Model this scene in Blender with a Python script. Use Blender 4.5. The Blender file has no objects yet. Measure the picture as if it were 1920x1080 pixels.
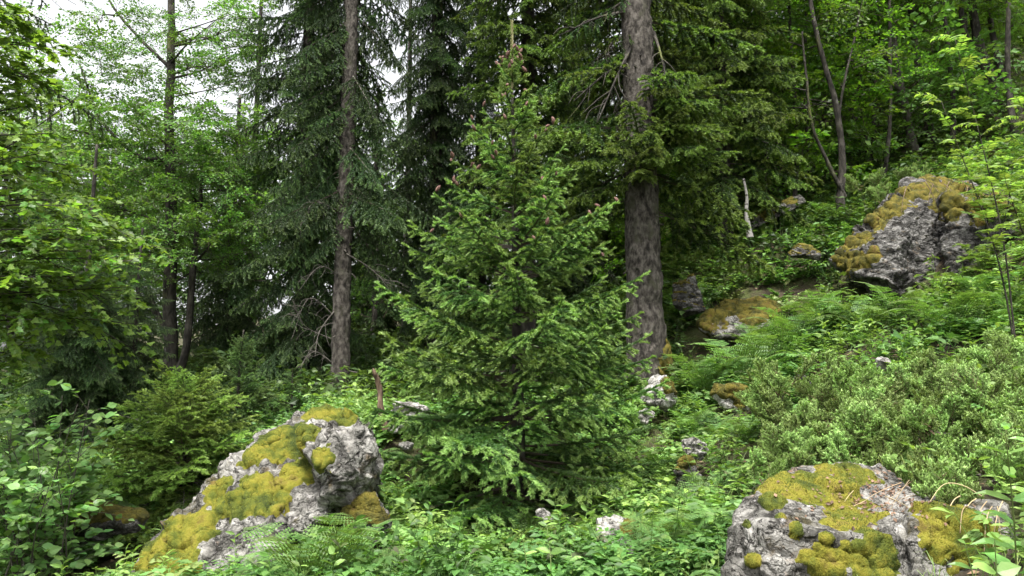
import bpy, bmesh, math, random
import numpy as np
from mathutils import Matrix, Vector

# ------------------------------------------------------------------ camera, sky, sun, exposure
S = bpy.context.scene
COL = S.collection
PITCH = math.radians(6.0)
F = 1387.0                       # focal length in photo pixels (photo is 1920 wide)
CAM = np.array([0.0, 0.0, 1.6])
cd = bpy.data.cameras.new('camera'); cam = bpy.data.objects.new('camera', cd); COL.objects.link(cam)
cd.sensor_width = 36.0; cd.lens = F / 1920 * 36.0; cd.clip_start = 0.05; cd.clip_end = 1000
cam.location = CAM; cam.rotation_euler = (math.pi / 2 + PITCH, 0, 0)
S.camera = cam

SUN_EL, SUN_AZ = math.radians(68), math.radians(190)      # azimuth clockwise from +Y
W = bpy.data.worlds.new('World'); S.world = W; W.use_nodes = True
nt = W.node_tree; nt.nodes.clear()
sky = nt.nodes.new('ShaderNodeTexSky'); sky.sky_type = 'NISHITA'; sky.sun_disc = False
sky.sun_elevation = SUN_EL; sky.sun_rotation = SUN_AZ
sky.dust_density = 4.0; sky.ozone_density = 1.0
hs = nt.nodes.new('ShaderNodeHueSaturation'); hs.inputs['Saturation'].default_value = 0.12
bg = nt.nodes.new('ShaderNodeBackground'); bg.inputs['Strength'].default_value = 0.078
wo = nt.nodes.new('ShaderNodeOutputWorld')
nt.links.new(sky.outputs[0], hs.inputs['Color']); nt.links.new(hs.outputs[0], bg.inputs['Color'])
nt.links.new(bg.outputs[0], wo.inputs['Surface'])
sd = bpy.data.lights.new('sun', 'SUN'); sd.energy = 1.5; sd.angle = math.radians(14); sd.color = (1.0, 0.97, 0.92)
sun = bpy.data.objects.new('sun', sd); COL.objects.link(sun); sun.location = (-5, -8, 20)
sdir = Vector((math.sin(SUN_AZ) * math.cos(SUN_EL), math.cos(SUN_AZ) * math.cos(SUN_EL), math.sin(SUN_EL)))
sun.rotation_euler = sdir.to_track_quat('Z', 'Y').to_euler()
S.view_settings.view_transform = 'Standard'; S.view_settings.look = 'None'
S.view_settings.gamma = 1.0; S.view_settings.use_curve_mapping = False
S.view_settings.exposure = 2.45
cy = S.cycles
cy.max_bounces = 6; cy.diffuse_bounces = 4; cy.glossy_bounces = 2; cy.transmission_bounces = 4
cy.use_denoising = True; cy.use_adaptive_sampling = True; cy.adaptive_threshold = 0.02
cy.caustics_reflective = False; cy.caustics_refractive = False

# ------------------------------------------------------------------ helpers
RNG = np.random.default_rng(7)
def P(px, py, D):
    """world point that stands D metres ahead of the camera at that direction"""
    a, b = (px - 960) / F, (540 - py) / F
    c, s = math.cos(PITCH), math.sin(PITCH)
    d = np.array([a, c - b * s, s + b * c])
    return CAM + d * (D / d[1])
def proj(V):
    d = np.asarray(V) - CAM
    c, s = math.cos(PITCH), math.sin(PITCH)
    f = d[..., 1] * c + d[..., 2] * s; u = -d[..., 1] * s + d[..., 2] * c
    f = np.where(f < 0.05, 0.05, f)
    return 960 + F * d[..., 0] / f, 540 - F * u / f
def px2m(px, D): return px * D / F

def _h(ix, iy, iz, seed):
    h = (ix * 374761393 + iy * 668265263 + iz * 2147483647 + seed * 1274126177) & 0xFFFFFFFF
    h = ((h ^ (h >> 13)) * 1274126177) & 0xFFFFFFFF
    h = ((h ^ (h >> 16)) * 2246822519) & 0xFFFFFFFF
    return ((h ^ (h >> 15)) & 0xFFFF) / 65535.0
def noise(p, seed=0):
    p = np.asarray(p, float); i = np.floor(p).astype(np.int64); f = p - i
    u = f * f * f * (f * (f * 6 - 15) + 10); r = 0
    for dx in (0, 1):
        wx = u[..., 0] if dx else 1 - u[..., 0]
        for dy in (0, 1):
            wy = u[..., 1] if dy else 1 - u[..., 1]
            for dz in (0, 1):
                wz = u[..., 2] if dz else 1 - u[..., 2]
                r = r + wx * wy * wz * _h(i[..., 0] + dx, i[..., 1] + dy, i[..., 2] + dz, seed)
    return r * 2 - 1
def fbm(p, oct=4, seed=0):
    p = np.asarray(p, float); a, r = 1.0, 0
    for k in range(oct):
        r = r + a * noise(p * 2 ** k + 17.3 * k, seed + k); a *= 0.5
    return r
def ridged(p, oct=3, seed=0):
    p = np.asarray(p, float); a, r = 1.0, 0
    for k in range(oct):
        r = r + a * (1 - 2 * np.abs(noise(p * 2 ** k + 9.1 * k, seed + k))); a *= 0.5
    return r
def sstep(a, b, x):
    t = np.clip((x - a) / (b - a), 0, 1); return t * t * (3 - 2 * t)
def unit(v):
    return v / np.maximum(np.linalg.norm(v, axis=-1, keepdims=True), 1e-9)

def mesh(name, V, Fc, mat, tint=None, smooth=False):
    V = np.asarray(V, np.float32).reshape(-1, 3); Fc = np.asarray(Fc, np.int32).reshape(-1, 3)
    me = bpy.data.meshes.new(name)
    me.vertices.add(len(V)); me.vertices.foreach_set('co', V.ravel())
    me.loops.add(len(Fc) * 3); me.loops.foreach_set('vertex_index', Fc.ravel())
    me.polygons.add(len(Fc)); me.polygons.foreach_set('loop_start', np.arange(0, len(Fc) * 3, 3, dtype=np.int32))
    me.polygons.foreach_set('use_smooth', np.full(len(Fc), smooth, dtype=bool))
    if tint is not None:
        t = np.ones((len(V), 4), np.float32); t[:, :3] = tint
        at = me.attributes.new('tint', 'FLOAT_COLOR', 'POINT'); at.data.foreach_set('color', t.ravel())
    me.materials.append(mat); me.update(calc_edges=True)
    return me
class Geo:
    def __init__(s): s.V, s.F, s.T, s.n = [], [], [], 0
    def add(s, V, Fc, T):
        V = np.asarray(V, float).reshape(-1, 3); Fc = np.asarray(Fc, int).reshape(-1, 3)
        T = np.broadcast_to(np.asarray(T, float), (len(V), 3))
        s.V.append(V); s.F.append(Fc + s.n); s.T.append(T); s.n += len(V)
    def arr(s): return np.concatenate(s.V), np.concatenate(s.F), np.concatenate(s.T)
    def mesh(s, name, mat, smooth=False, origin=None):
        V, Fc, T = s.arr()
        if origin is not None: V = V - np.asarray(origin)
        return mesh(name, V, Fc, mat, T, smooth)

def obj(name, me, parent=None, loc=None, M=None, label=None, cat=None, group=None, kind=None):
    o = bpy.data.objects.new(name, me); COL.objects.link(o)
    if parent is not None: o.parent = parent
    if M is not None: o.matrix_basis = M
    elif loc is not None: o.location = [float(q) for q in loc]
    if label: o['label'] = label
    if cat: o['category'] = cat
    if group: o['group'] = group
    if kind: o['kind'] = kind
    return o
def thing(name, loc, label, cat, group=None): return obj(name, None, loc=loc, label=label, cat=cat, group=group)

def frames(t):
    t = unit(t); ref = np.where(np.abs(t[..., 2:3]) > 0.92, np.array([1.0, 0, 0]), np.array([0, 0, 1.0]))
    u = unit(np.cross(t, ref)); v = np.cross(u, t)
    return t, u, v
def tube(path, radii, sides=8, jitter=0.0, seed=0, jf=3.0, cap=True):
    path = np.asarray(path, float); radii = np.broadcast_to(np.asarray(radii, float), (len(path),))
    t = np.gradient(path, axis=0); t = unit(t)
    u = np.cross(t[0], [0.123, 0.987, 0.05] if abs(t[0][1]) < 0.9 else [1, 0, 0]); u /= np.linalg.norm(u)
    U = []
    for k in range(len(path)):
        u = u - t[k] * np.dot(u, t[k]); u = u / np.linalg.norm(u); U.append(u)
    U = np.array(U); Vv = np.cross(t, U)
    a = np.linspace(0, 2 * math.pi, sides, endpoint=False)
    ring = U[:, None] * np.cos(a)[None, :, None] + Vv[:, None] * np.sin(a)[None, :, None]
    r = radii[:, None] * np.ones((1, sides))
    if jitter:
        pp = path[:, None] + ring * r[..., None]
        r = r * (1 + jitter * fbm(pp * jf, 3, seed))
    V = (path[:, None] + ring * r[..., None]).reshape(-1, 3)
    n = len(path); i = np.arange(n - 1)[:, None] * sides; j = np.arange(sides)[None]; j2 = (j + 1) % sides
    q = np.stack([i + j, i + j2, i + sides + j2, i + sides + j], -1).reshape(-1, 4)
    Fc = np.concatenate([q[:, [0, 1, 2]], q[:, [0, 2, 3]]])
    if cap:
        V = np.concatenate([V, path[-1:]]); e = (n - 1) * sides; jj = np.arange(sides)
        Fc = np.concatenate([Fc, np.stack([e + jj, e + (jj + 1) % sides, np.full(sides, len(V) - 1)], -1)])
    return V, Fc
def segs(p0, p1, r0, r1, sides=3):
    t, u, v = frames(p1 - p0); a = np.arange(sides) * 2 * math.pi / sides
    ring = u[:, None] * np.cos(a)[None, :, None] + v[:, None] * np.sin(a)[None, :, None]
    A = p0[:, None] + ring * r0[:, None, None]; B = p1[:, None] + ring * r1[:, None, None]
    V = np.concatenate([A, B], 1).reshape(-1, 3)
    b = np.arange(len(p0))[:, None] * 2 * sides; j = np.arange(sides)[None]; j2 = (j + 1) % sides
    F1 = np.stack([b + j, b + j2, b + sides + j2], -1).reshape(-1, 3); F2 = np.stack([b + j, b + sides + j2, b + sides + j], -1).reshape(-1, 3)
    return V, np.concatenate([F1, F2])
def spline(pts, n=16):
    p = np.asarray(pts, float); p = np.vstack([2 * p[0] - p[1], p, 2 * p[-1] - p[-2]]); out = []
    m = len(p) - 3
    for s in np.linspace(0, m - 1e-6, n):
        k = int(s); f = s - k; a, b, c, d = p[k:k + 4]
        out.append(0.5 * (2 * b + (c - a) * f + (2 * a - 5 * b + 4 * c - d) * f * f + (3 * b - a - 3 * c + d) * f ** 3))
    return np.array(out)

# leaf templates: base at origin, along +X, upper side +Z, length 1
LEAF_KITE = (np.array([[0, 0, 0], [.45, .3, .06], [1, 0, -.05], [.45, -.3, .06]]), np.array([[0, 2, 1], [0, 3, 2]]))
def ovate(w=.27, fold=.07, tip=-.08):
    V = [[0, 0, 0], [.35, 0, 0], [.7, 0, -.01], [1, 0, tip], [.13, w * .6, fold * .5], [.38, w, fold], [.7, w * .68, fold * .6], [.13, -w * .6, fold * .5], [.38, -w, fold], [.7, -w * .68, fold * .6]]
    Fc = [[0, 1, 4], [1, 5, 4], [1, 2, 6], [1, 6, 5], [2, 3, 6], [0, 7, 1], [1, 7, 8], [1, 9, 2], [1, 8, 9], [2, 9, 3]]
    return np.array(V), np.array(Fc)
def lobed():
    out = [(0, 0), (-.06, .2), (.05, .48), (.2, .36), (.42, .52), (.46, .24), (.66, .22), (.74, .1), (1, 0)]
    pts = [(x, y) for x, y in out] + [(x, -y) for x, y in out[-2:0:-1]]
    V = np.array([[.25, 0, 0]] + [[x, y, .10 * abs(y) - .08 * max(0, x - .5)] for x, y in pts]); n = len(pts)
    return V, np.array([[0, 1 + (k + 1) % n, 1 + k] for k in range(n)])
LEAF_LITE = (np.array([[0, 0, 0], [.45, 0, 0], [1, 0, -.08], [.28, .24, .06], [.68, .2, .05], [.28, -.24, .06], [.68, -.2, .05]]), np.array([[0, 1, 3], [1, 4, 3], [1, 2, 4], [0, 5, 1], [1, 5, 6], [1, 6, 2]]))
LEAF_OV = ovate(); LEAF_ROUND = ovate(.36, .05, -.05); LEAF_LANCE = ovate(.16, .05, -.15); LEAF_LOBED = lobed()

def rotmats(d, up, roll):
    """x axis along d, z axis near up"""
    x = unit(d); y = unit(np.cross(up, x)); z = np.cross(x, y)
    c, s = np.cos(roll)[:, None], np.sin(roll)[:, None]
    return np.stack([x, y * c + z * s, z * c - y * s], -1)       # columns
def stamp(tpl, pos, R, scale):
    V0, F0 = tpl; n = len(pos)
    V = pos[:, None] + np.einsum('nij,vj->nvi', R, V0) * np.asarray(scale)[:, None, None]
    Fc = F0[None] + (np.arange(n) * len(V0))[:, None, None]
    return V.reshape(-1, 3), Fc.reshape(-1, 3), len(V0)

# ------------------------------------------------------------------ materials
def newmat(name):
    m = bpy.data.materials.new(name); m.use_nodes = True; m.node_tree.nodes.clear(); return m, m.node_tree
def leafmat(name, dark, light, wood=(.06, .045, .032), trans=.35, rough=.5, spec=.35, var=.35, ty=(1.25, 1.3, .55), orv=.3):
    m, t = newmat(name); N = t.nodes.new; L = t.links.new
    at = N('ShaderNodeAttribute'); at.attribute_name = 'tint'
    sp = N('ShaderNodeSeparateColor'); L(at.outputs['Color'], sp.inputs[0])
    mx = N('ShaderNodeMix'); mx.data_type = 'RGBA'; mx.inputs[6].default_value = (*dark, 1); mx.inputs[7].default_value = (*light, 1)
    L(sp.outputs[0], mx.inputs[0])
    oi = N('ShaderNodeObjectInfo')
    va = N('ShaderNodeMath'); va.operation = 'MULTIPLY_ADD'; va.inputs[1].default_value = var * 2; va.inputs[2].default_value = 1 - var
    L(sp.outputs[2], va.inputs[0])
    vo = N('ShaderNodeMath'); vo.operation = 'MULTIPLY_ADD'; vo.inputs[1].default_value = orv * 2; vo.inputs[2].default_value = 1 - orv
    L(oi.outputs['Random'], vo.inputs[0])
    vm = N('ShaderNodeMath'); vm.operation = 'MULTIPLY'; L(va.outputs[0], vm.inputs[0]); L(vo.outputs[0], vm.inputs[1])
    hu = N('ShaderNodeMath'); hu.operation = 'MULTIPLY_ADD'; hu.inputs[1].default_value = .03; hu.inputs[2].default_value = .485
    L(oi.outputs['Random'], hu.inputs[0])
    hsv = N('ShaderNodeHueSaturation'); L(mx.outputs[2], hsv.inputs['Color']); L(vm.outputs[0], hsv.inputs['Value']); L(hu.outputs[0], hsv.inputs['Hue'])
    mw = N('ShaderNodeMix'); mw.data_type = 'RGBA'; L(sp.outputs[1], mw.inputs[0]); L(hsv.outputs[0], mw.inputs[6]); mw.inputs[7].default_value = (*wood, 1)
    pb = N('ShaderNodeBsdfPrincipled'); pb.inputs['Roughness'].default_value = rough; pb.inputs['Specular IOR Level'].default_value = spec
    L(mw.outputs[2], pb.inputs['Base Color'])
    tm = N('ShaderNodeMix'); tm.data_type = 'RGBA'; tm.blend_type = 'MULTIPLY'; tm.inputs[0].default_value = 1; L(mw.outputs[2], tm.inputs[6]); tm.inputs[7].default_value = (*ty, 1)
    tr = N('ShaderNodeBsdfTranslucent'); L(tm.outputs[2], tr.inputs[0])
    fa = N('ShaderNodeMath'); fa.operation = 'MULTIPLY_ADD'; fa.inputs[1].default_value = -trans; fa.inputs[2].default_value = trans; L(sp.outputs[1], fa.inputs[0])
    ms = N('ShaderNodeMixShader'); L(fa.outputs[0], ms.inputs[0]); L(pb.outputs[0], ms.inputs[1]); L(tr.outputs[0], ms.inputs[2])
    o = N('ShaderNodeOutputMaterial'); L(ms.outputs[0], o.inputs[0])
    return m
def noisy(name, stops, scale=4, detail=8, rough=.85, bump=.3, bscale=20, bdist=.02, stretch=(1, 1, 1), spots=None, rough_n=.6, extra=None):
    """colour ramp over noise, optional dark or pale spots, bump"""
    m, t = newmat(name); N = t.nodes.new; L = t.links.new
    tc = N('ShaderNodeTexCoord'); mp = N('ShaderNodeMapping'); mp.inputs['Scale'].default_value = stretch; L(tc.outputs['Object'], mp.inputs[0])
    n1 = N('ShaderNodeTexNoise'); n1.inputs['Scale'].default_value = scale; n1.inputs['Detail'].default_value = detail; n1.inputs['Roughness'].default_value = rough_n; L(mp.outputs[0], n1.inputs[0])
    cr = N('ShaderNodeValToRGB'); e = cr.color_ramp.elements
    while len(e) > 1: e.remove(e[-1])
    e[0].position, e[0].color = stops[0][0], (*stops[0][1], 1)
    for p, c in stops[1:]: q = e.new(p); q.color = (*c, 1)
    L(n1.outputs[0], cr.inputs[0]); last = cr.outputs[0]
    for (sc, lo, hi, c, det) in (spots or []):
        n2 = N('ShaderNodeTexNoise'); n2.inputs['Scale'].default_value = sc; n2.inputs['Detail'].default_value = det; n2.inputs['Roughness'].default_value = .65; L(mp.outputs[0], n2.inputs[0])
        mr = N('ShaderNodeMapRange'); mr.inputs[1].default_value = lo; mr.inputs[2].default_value = hi; L(n2.outputs[0], mr.inputs[0])
        mx = N('ShaderNodeMix'); mx.data_type = 'RGBA'; L(mr.outputs[0], mx.inputs[0]); L(last, mx.inputs[6]); mx.inputs[7].default_value = (*c, 1); last = mx.outputs[2]
    bh = []
    if extra:
        wn = N('ShaderNodeTexNoise'); wn.inputs['Scale'].default_value = 3; wn.inputs['Detail'].default_value = 5; L(mp.outputs[0], wn.inputs[0])
        wa = N('ShaderNodeMix'); wa.data_type = 'RGBA'; wa.blend_type = 'LINEAR_LIGHT'; wa.inputs[0].default_value = .35; L(mp.outputs[0], wa.inputs[6]); L(wn.outputs[1], wa.inputs[7])
        for sc, wd, amt in extra:
            vo = N('ShaderNodeTexVoronoi'); vo.feature = 'DISTANCE_TO_EDGE'; vo.inputs['Scale'].default_value = sc; L(wa.outputs[2], vo.inputs[0])
            mr = N('ShaderNodeMapRange'); mr.inputs[1].default_value = wd; mr.inputs[2].default_value = 0; mr.inputs[4].default_value = amt; L(vo.outputs[0], mr.inputs[0])
            mx = N('ShaderNodeMix'); mx.data_type = 'RGBA'; L(mr.outputs[0], mx.inputs[0]); L(last, mx.inputs[6]); mx.inputs[7].default_value = (.03, .027, .022, 1); last = mx.outputs[2]
            mb = N('ShaderNodeMapRange'); mb.inputs[2].default_value = wd * 2.5; L(vo.outputs[0], mb.inputs[0]); bh.append((mb.outputs[0], .09 / sc))
    pb = N('ShaderNodeBsdfPrincipled'); pb.inputs['Roughness'].default_value = rough; pb.inputs['Specular IOR Level'].default_value = .25; L(last, pb.inputs['Base Color'])
    n3 = N('ShaderNodeTexNoise'); n3.inputs['Scale'].default_value = bscale; n3.inputs['Detail'].default_value = 6; n3.inputs['Roughness'].default_value = .7; L(mp.outputs[0], n3.inputs[0])
    bp = N('ShaderNodeBump'); bp.inputs['Strength'].default_value = bump; bp.inputs['Distance'].default_value = bdist; L(n3.outputs[0], bp.inputs['Height']); nl = bp.outputs[0]
    for hsock, dd in bh:
        b2 = N('ShaderNodeBump'); b2.inputs['Strength'].default_value = 1.0; b2.inputs['Distance'].default_value = dd; L(hsock, b2.inputs['Height']); L(nl, b2.inputs['Normal']); nl = b2.outputs[0]
    L(nl, pb.inputs['Normal'])
    o = N('ShaderNodeOutputMaterial'); L(pb.outputs[0], o.inputs[0])
    return m
M = {}
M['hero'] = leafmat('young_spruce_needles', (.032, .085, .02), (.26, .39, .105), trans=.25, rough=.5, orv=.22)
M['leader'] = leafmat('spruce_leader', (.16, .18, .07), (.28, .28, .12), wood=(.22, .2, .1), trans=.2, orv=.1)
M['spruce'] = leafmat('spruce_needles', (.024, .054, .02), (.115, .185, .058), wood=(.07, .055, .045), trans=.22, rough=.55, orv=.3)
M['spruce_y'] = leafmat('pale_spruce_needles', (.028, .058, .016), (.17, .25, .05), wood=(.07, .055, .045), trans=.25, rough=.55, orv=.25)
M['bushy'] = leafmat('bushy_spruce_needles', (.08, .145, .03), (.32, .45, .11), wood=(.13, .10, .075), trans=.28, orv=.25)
M['juniper'] = leafmat('juniper_needles', (.10, .16, .038), (.30, .43, .135), wood=(.19, .12, .075), trans=.25, rough=.6, orv=.35)
M['beech'] = leafmat('small_tree_leaves', (.075, .16, .035), (.15, .27, .06), trans=.45, rough=.45, orv=.25)
M['pale'] = leafmat('pale_tree_leaves', (.09, .17, .05), (.17, .28, .085), trans=.5, rough=.45, orv=.25)
M['lime'] = leafmat('lime_green_leaves', (.05, .12, .016), (.15, .27, .03), trans=.5, rough=.45, orv=.3)
M['maple'] = leafmat('maple_leaves', (.09, .19, .035), (.22, .36, .065), trans=.5, rough=.4, orv=.35)
M['shrub'] = leafmat('shrub_leaves', (.11, .235, .07), (.24, .38, .12), trans=.4, rough=.4, orv=.35)
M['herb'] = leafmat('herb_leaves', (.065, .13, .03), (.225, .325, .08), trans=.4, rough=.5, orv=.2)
M['herb_far'] = leafmat('herb_leaves_painted_shade', (.04, .09, .024), (.13, .21, .055), trans=.4, rough=.5)  # darker copy of the herb leaves, canopy shade put into the colour
M['grass'] = leafmat('grass_blades', (.1, .18, .05), (.28, .32, .12), trans=.4)
M['fern'] = leafmat('fern_fronds', (.08, .165, .042), (.19, .31, .085), wood=(.15, .17, .05), trans=.4, orv=.25)
M['plant'] = leafmat('broad_herb_leaves', (.12, .26, .06), (.24, .40, .10), trans=.4, rough=.4, orv=.25)
M['rowan'] = leafmat('sapling_leaves', (.12, .22, .05), (.26, .36, .09), trans=.45, orv=.3)
M['straw'] = leafmat('dry_grass', (.32, .24, .13), (.5, .4, .24), trans=.2, orv=.15)
M['litter'] = leafmat('leaf_litter', (.10, .062, .035), (.25, .165, .095), trans=.1, orv=.2)
M['mossfuzz'] = leafmat('moss_shoots', (.045, .08, .012), (.26, .245, .03), trans=.2, var=.3, orv=.1, ty=(1.2, 1.1, .4))
M['mossdark'] = leafmat('olive_moss_shoots', (.045, .045, .010), (.13, .105, .02), trans=.2, var=.3, orv=.1, ty=(1.2, 1.1, .4))
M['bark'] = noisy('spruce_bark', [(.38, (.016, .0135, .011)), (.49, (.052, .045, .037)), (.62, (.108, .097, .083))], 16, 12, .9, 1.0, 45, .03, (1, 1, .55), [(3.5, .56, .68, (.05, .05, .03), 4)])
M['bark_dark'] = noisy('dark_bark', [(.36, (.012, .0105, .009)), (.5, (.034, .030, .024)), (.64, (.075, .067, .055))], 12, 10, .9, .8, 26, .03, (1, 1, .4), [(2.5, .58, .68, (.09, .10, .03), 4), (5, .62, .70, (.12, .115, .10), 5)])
M['bark_grey'] = noisy('smooth_grey_bark', [(.3, (.04, .035, .03)), (.55, (.1, .09, .075)), (.75, (.2, .185, .16))], 9, 8, .85, .5, 25, .01, (1, 1, .6), [(4, .58, .66, (.04, .035, .03), 5)])
M['birch'] = noisy('pale_birch_bark', [(.3, (.16, .15, .135)), (.6, (.33, .315, .29))], 6, 6, .7, .3, 20, .01, (1, 1, 2.5), [(5, .57, .63, (.05, .045, .04), 5)])
M['dead'] = noisy('weathered_wood', [(.36, (.04, .026, .018)), (.5, (.10, .066, .043)), (.64, (.18, .13, .09))], 16, 8, .8, .5, 40, .01, (1, 1, .15))
M['deadgrey'] = noisy('grey_dead_wood', [(.3, (.04, .036, .03)), (.6, (.11, .1, .085))], 16, 8, .85, .4, 40, .01)
M['rock'] = noisy('pale_limestone', [(.36, (.03, .028, .025)), (.44, (.11, .105, .093)), (.51, (.23, .22, .199)), (.60, (.37, .357, .328))], 3.5, 12, .9, 1.0, 34, .03, (1, 1, 1),
                  [(6, .60, .70, (.30, .22, .165), 6), (18, .59, .62, (.03, .027, .024), 5), (3, .56, .66, (.06, .052, .026), 8), (9, .62, .68, (.38, .36, .345), 6)], .72, [(2.4, .025, .85), (8, .03, .3)])
M['rock_pale'] = noisy('weathered_white_limestone', [(.36, (.06, .056, .05)), (.44, (.22, .21, .19)), (.51, (.36, .345, .315)), (.60, (.5, .485, .45))], 5, 12, .9, 1.0, 34, .03, (1, 1, 1), [(6, .60, .70, (.30, .22, .165), 6), (18, .6, .64, (.03, .027, .024), 5)], .72, [(4, .025, .7)])
M['rock_grey'] = noisy('grey_limestone', [(.37, (.02, .019, .017)), (.45, (.07, .067, .062)), (.53, (.16, .154, .144)), (.63, (.31, .298, .28))], 4.5, 12, .9, 1.0, 26, .04, (1, 1, 1.6),
                       [(6, .58, .68, (.18, .14, .10), 6), (13, .62, .67, (.04, .038, .036), 5), (4.5, .62, .70, (.07, .07, .035), 8)], .7, [(2.2, .03, .9), (6, .05, .7)])
M['moss'] = noisy('yellow_green_moss', [(.38, (.03, .045, .008)), (.47, (.085, .10, .012)), (.56, (.185, .17, .02)), (.66, (.12, .085, .024))], 3, 10, .95, 1.0, 60, .02, (1, 1, 1), None, .7)
M['moss_dark'] = noisy('olive_moss', [(.36, (.028, .03, .008)), (.47, (.07, .064, .012)), (.56, (.125, .105, .016)), (.67, (.1, .06, .022))], 6, 10, .95, 1.0, 60, .02, (1, 1, 1), None, .7)
M['ground'] = noisy('forest_floor', [(.36, (.018, .014, .010)), (.46, (.045, .034, .022)), (.54, (.05, .055, .02)), (.62, (.06, .075, .02))], 2.6, 12, .95, 1.0, 14, .05, (1, 1, 1), [(12, .6, .68, (.11, .075, .045), 6)], .7)
M['cone'] = noisy('spruce_cone_scales', [(.35, (.07, .034, .030)), (.5, (.13, .07, .058)), (.65, (.2, .125, .09))], 60, 4, .7, .4, 120, .005)

# ------------------------------------------------------------------ terrain
CP = [(0, 0, 0), (-4, 0, -.6), (4, 0, .6), (0, -6, -.4), (9, -6, 1.8), (-9, -6, -1.8), (-7, 4, -.9), (2.7, 3.4, .45)]
CP += [tuple(P(*q)) for q in [
    (972, 958, 8), (960, 1100, 5.5), (700, 1060, 6.2), (400, 1110, 6.2), (100, 1060, 7.5), (700, 800, 10), (340, 940, 8.3), (635, 765, 12.6), (325, 735, 15), (50, 810, 13),
    (120, 930, 10), (1215, 722, 12), (1235, 800, 10.5), (1300, 915, 8), (1155, 1070, 6.3), (1560, 1110, 4.6), (1700, 890, 6), (1440, 775, 9.5), (1390, 645, 12.5),
    (1600, 650, 10.5), (1900, 670, 8.5), (1900, 500, 11), (1640, 580, 12.5), (1760, 372, 14), (1460, 430, 16), (1575, 435, 16), (1360, 475, 16), (1720, 312, 19), (1830, 215, 20),
    (1610, 260, 22), (960, 660, 18), (750, 670, 18), (500, 690, 18), (100, 730, 20), (100, 690, 35), (960, 590, 35), (1500, 150, 35), (1900, 0, 35), (-300, 700, 20), (2300, 300, 14), (2300, 700, 7), (-300, 1000, 8)]]
CP = np.array(CP)
def _tps(r2): return r2 * np.log(r2 + 1e-6)
def _fit():
    n = len(CP); X = CP[:, :2]; d2 = ((X[:, None] - X[None]) ** 2).sum(-1)
    A = np.zeros((n + 3, n + 3)); A[:n, :n] = _tps(d2) + np.eye(n) * 1.5
    A[:n, n] = 1; A[:n, n + 1:] = X; A[n, :n] = 1; A[n + 1:, :n] = X.T
    return np.linalg.solve(A, np.concatenate([CP[:, 2], np.zeros(3)]))
_w = _fit()
def gz(x, y):
    x = np.atleast_1d(np.asarray(x, float)); y = np.atleast_1d(np.asarray(y, float))
    xc = np.clip(x, -22, 26); yc = np.clip(y, -8, 38); q = np.stack([xc, yc], -1)
    d2 = ((q[..., None, :] - CP[:, :2]) ** 2).sum(-1); n = len(CP)
    z = _tps(d2) @ _w[:n] + _w[n] + xc * _w[n + 1] + yc * _w[n + 2]
    z = z + (x - xc) * .15 + (y - yc) * .12
    p3 = np.stack([x, y, x * 0], -1)
    return z + .10 * fbm(p3 * .8, 3, 3) + .03 * fbm(p3 * 4, 2, 5)
def ground_at(x, y): return np.array([x, y, float(gz(x, y)[0])])
def axis(lo, hi, flo, fhi, fine):
    a = list(np.arange(flo, fhi, fine)); s = fine
    while a[-1] < hi: s *= 1.18; a.append(a[-1] + s)
    s = fine; b = [flo]
    while b[-1] > lo: s *= 1.18; b.append(b[-1] - s)
    return np.array(b[:0:-1] + a)
gx, gy = axis(-160, 160, -9, 12, .14), axis(-60, 220, 2.5, 22, .14)
X, Y = np.meshgrid(gx, gy); Z = gz(X.ravel(), Y.ravel()).reshape(X.shape)
nx, ny = len(gx), len(gy); i, j = np.meshgrid(np.arange(nx - 1), np.arange(ny - 1)); a = (j * nx + i).ravel()
Fg = np.concatenate([np.stack([a, a + 1, a + nx + 1], -1), np.stack([a, a + nx + 1, a + nx], -1)])
obj('ground', mesh('ground', np.stack([X, Y, Z], -1).reshape(-1, 3), Fg, M['ground'], smooth=True), kind='structure', label='brown forest floor of the slope rising to the right')

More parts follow.
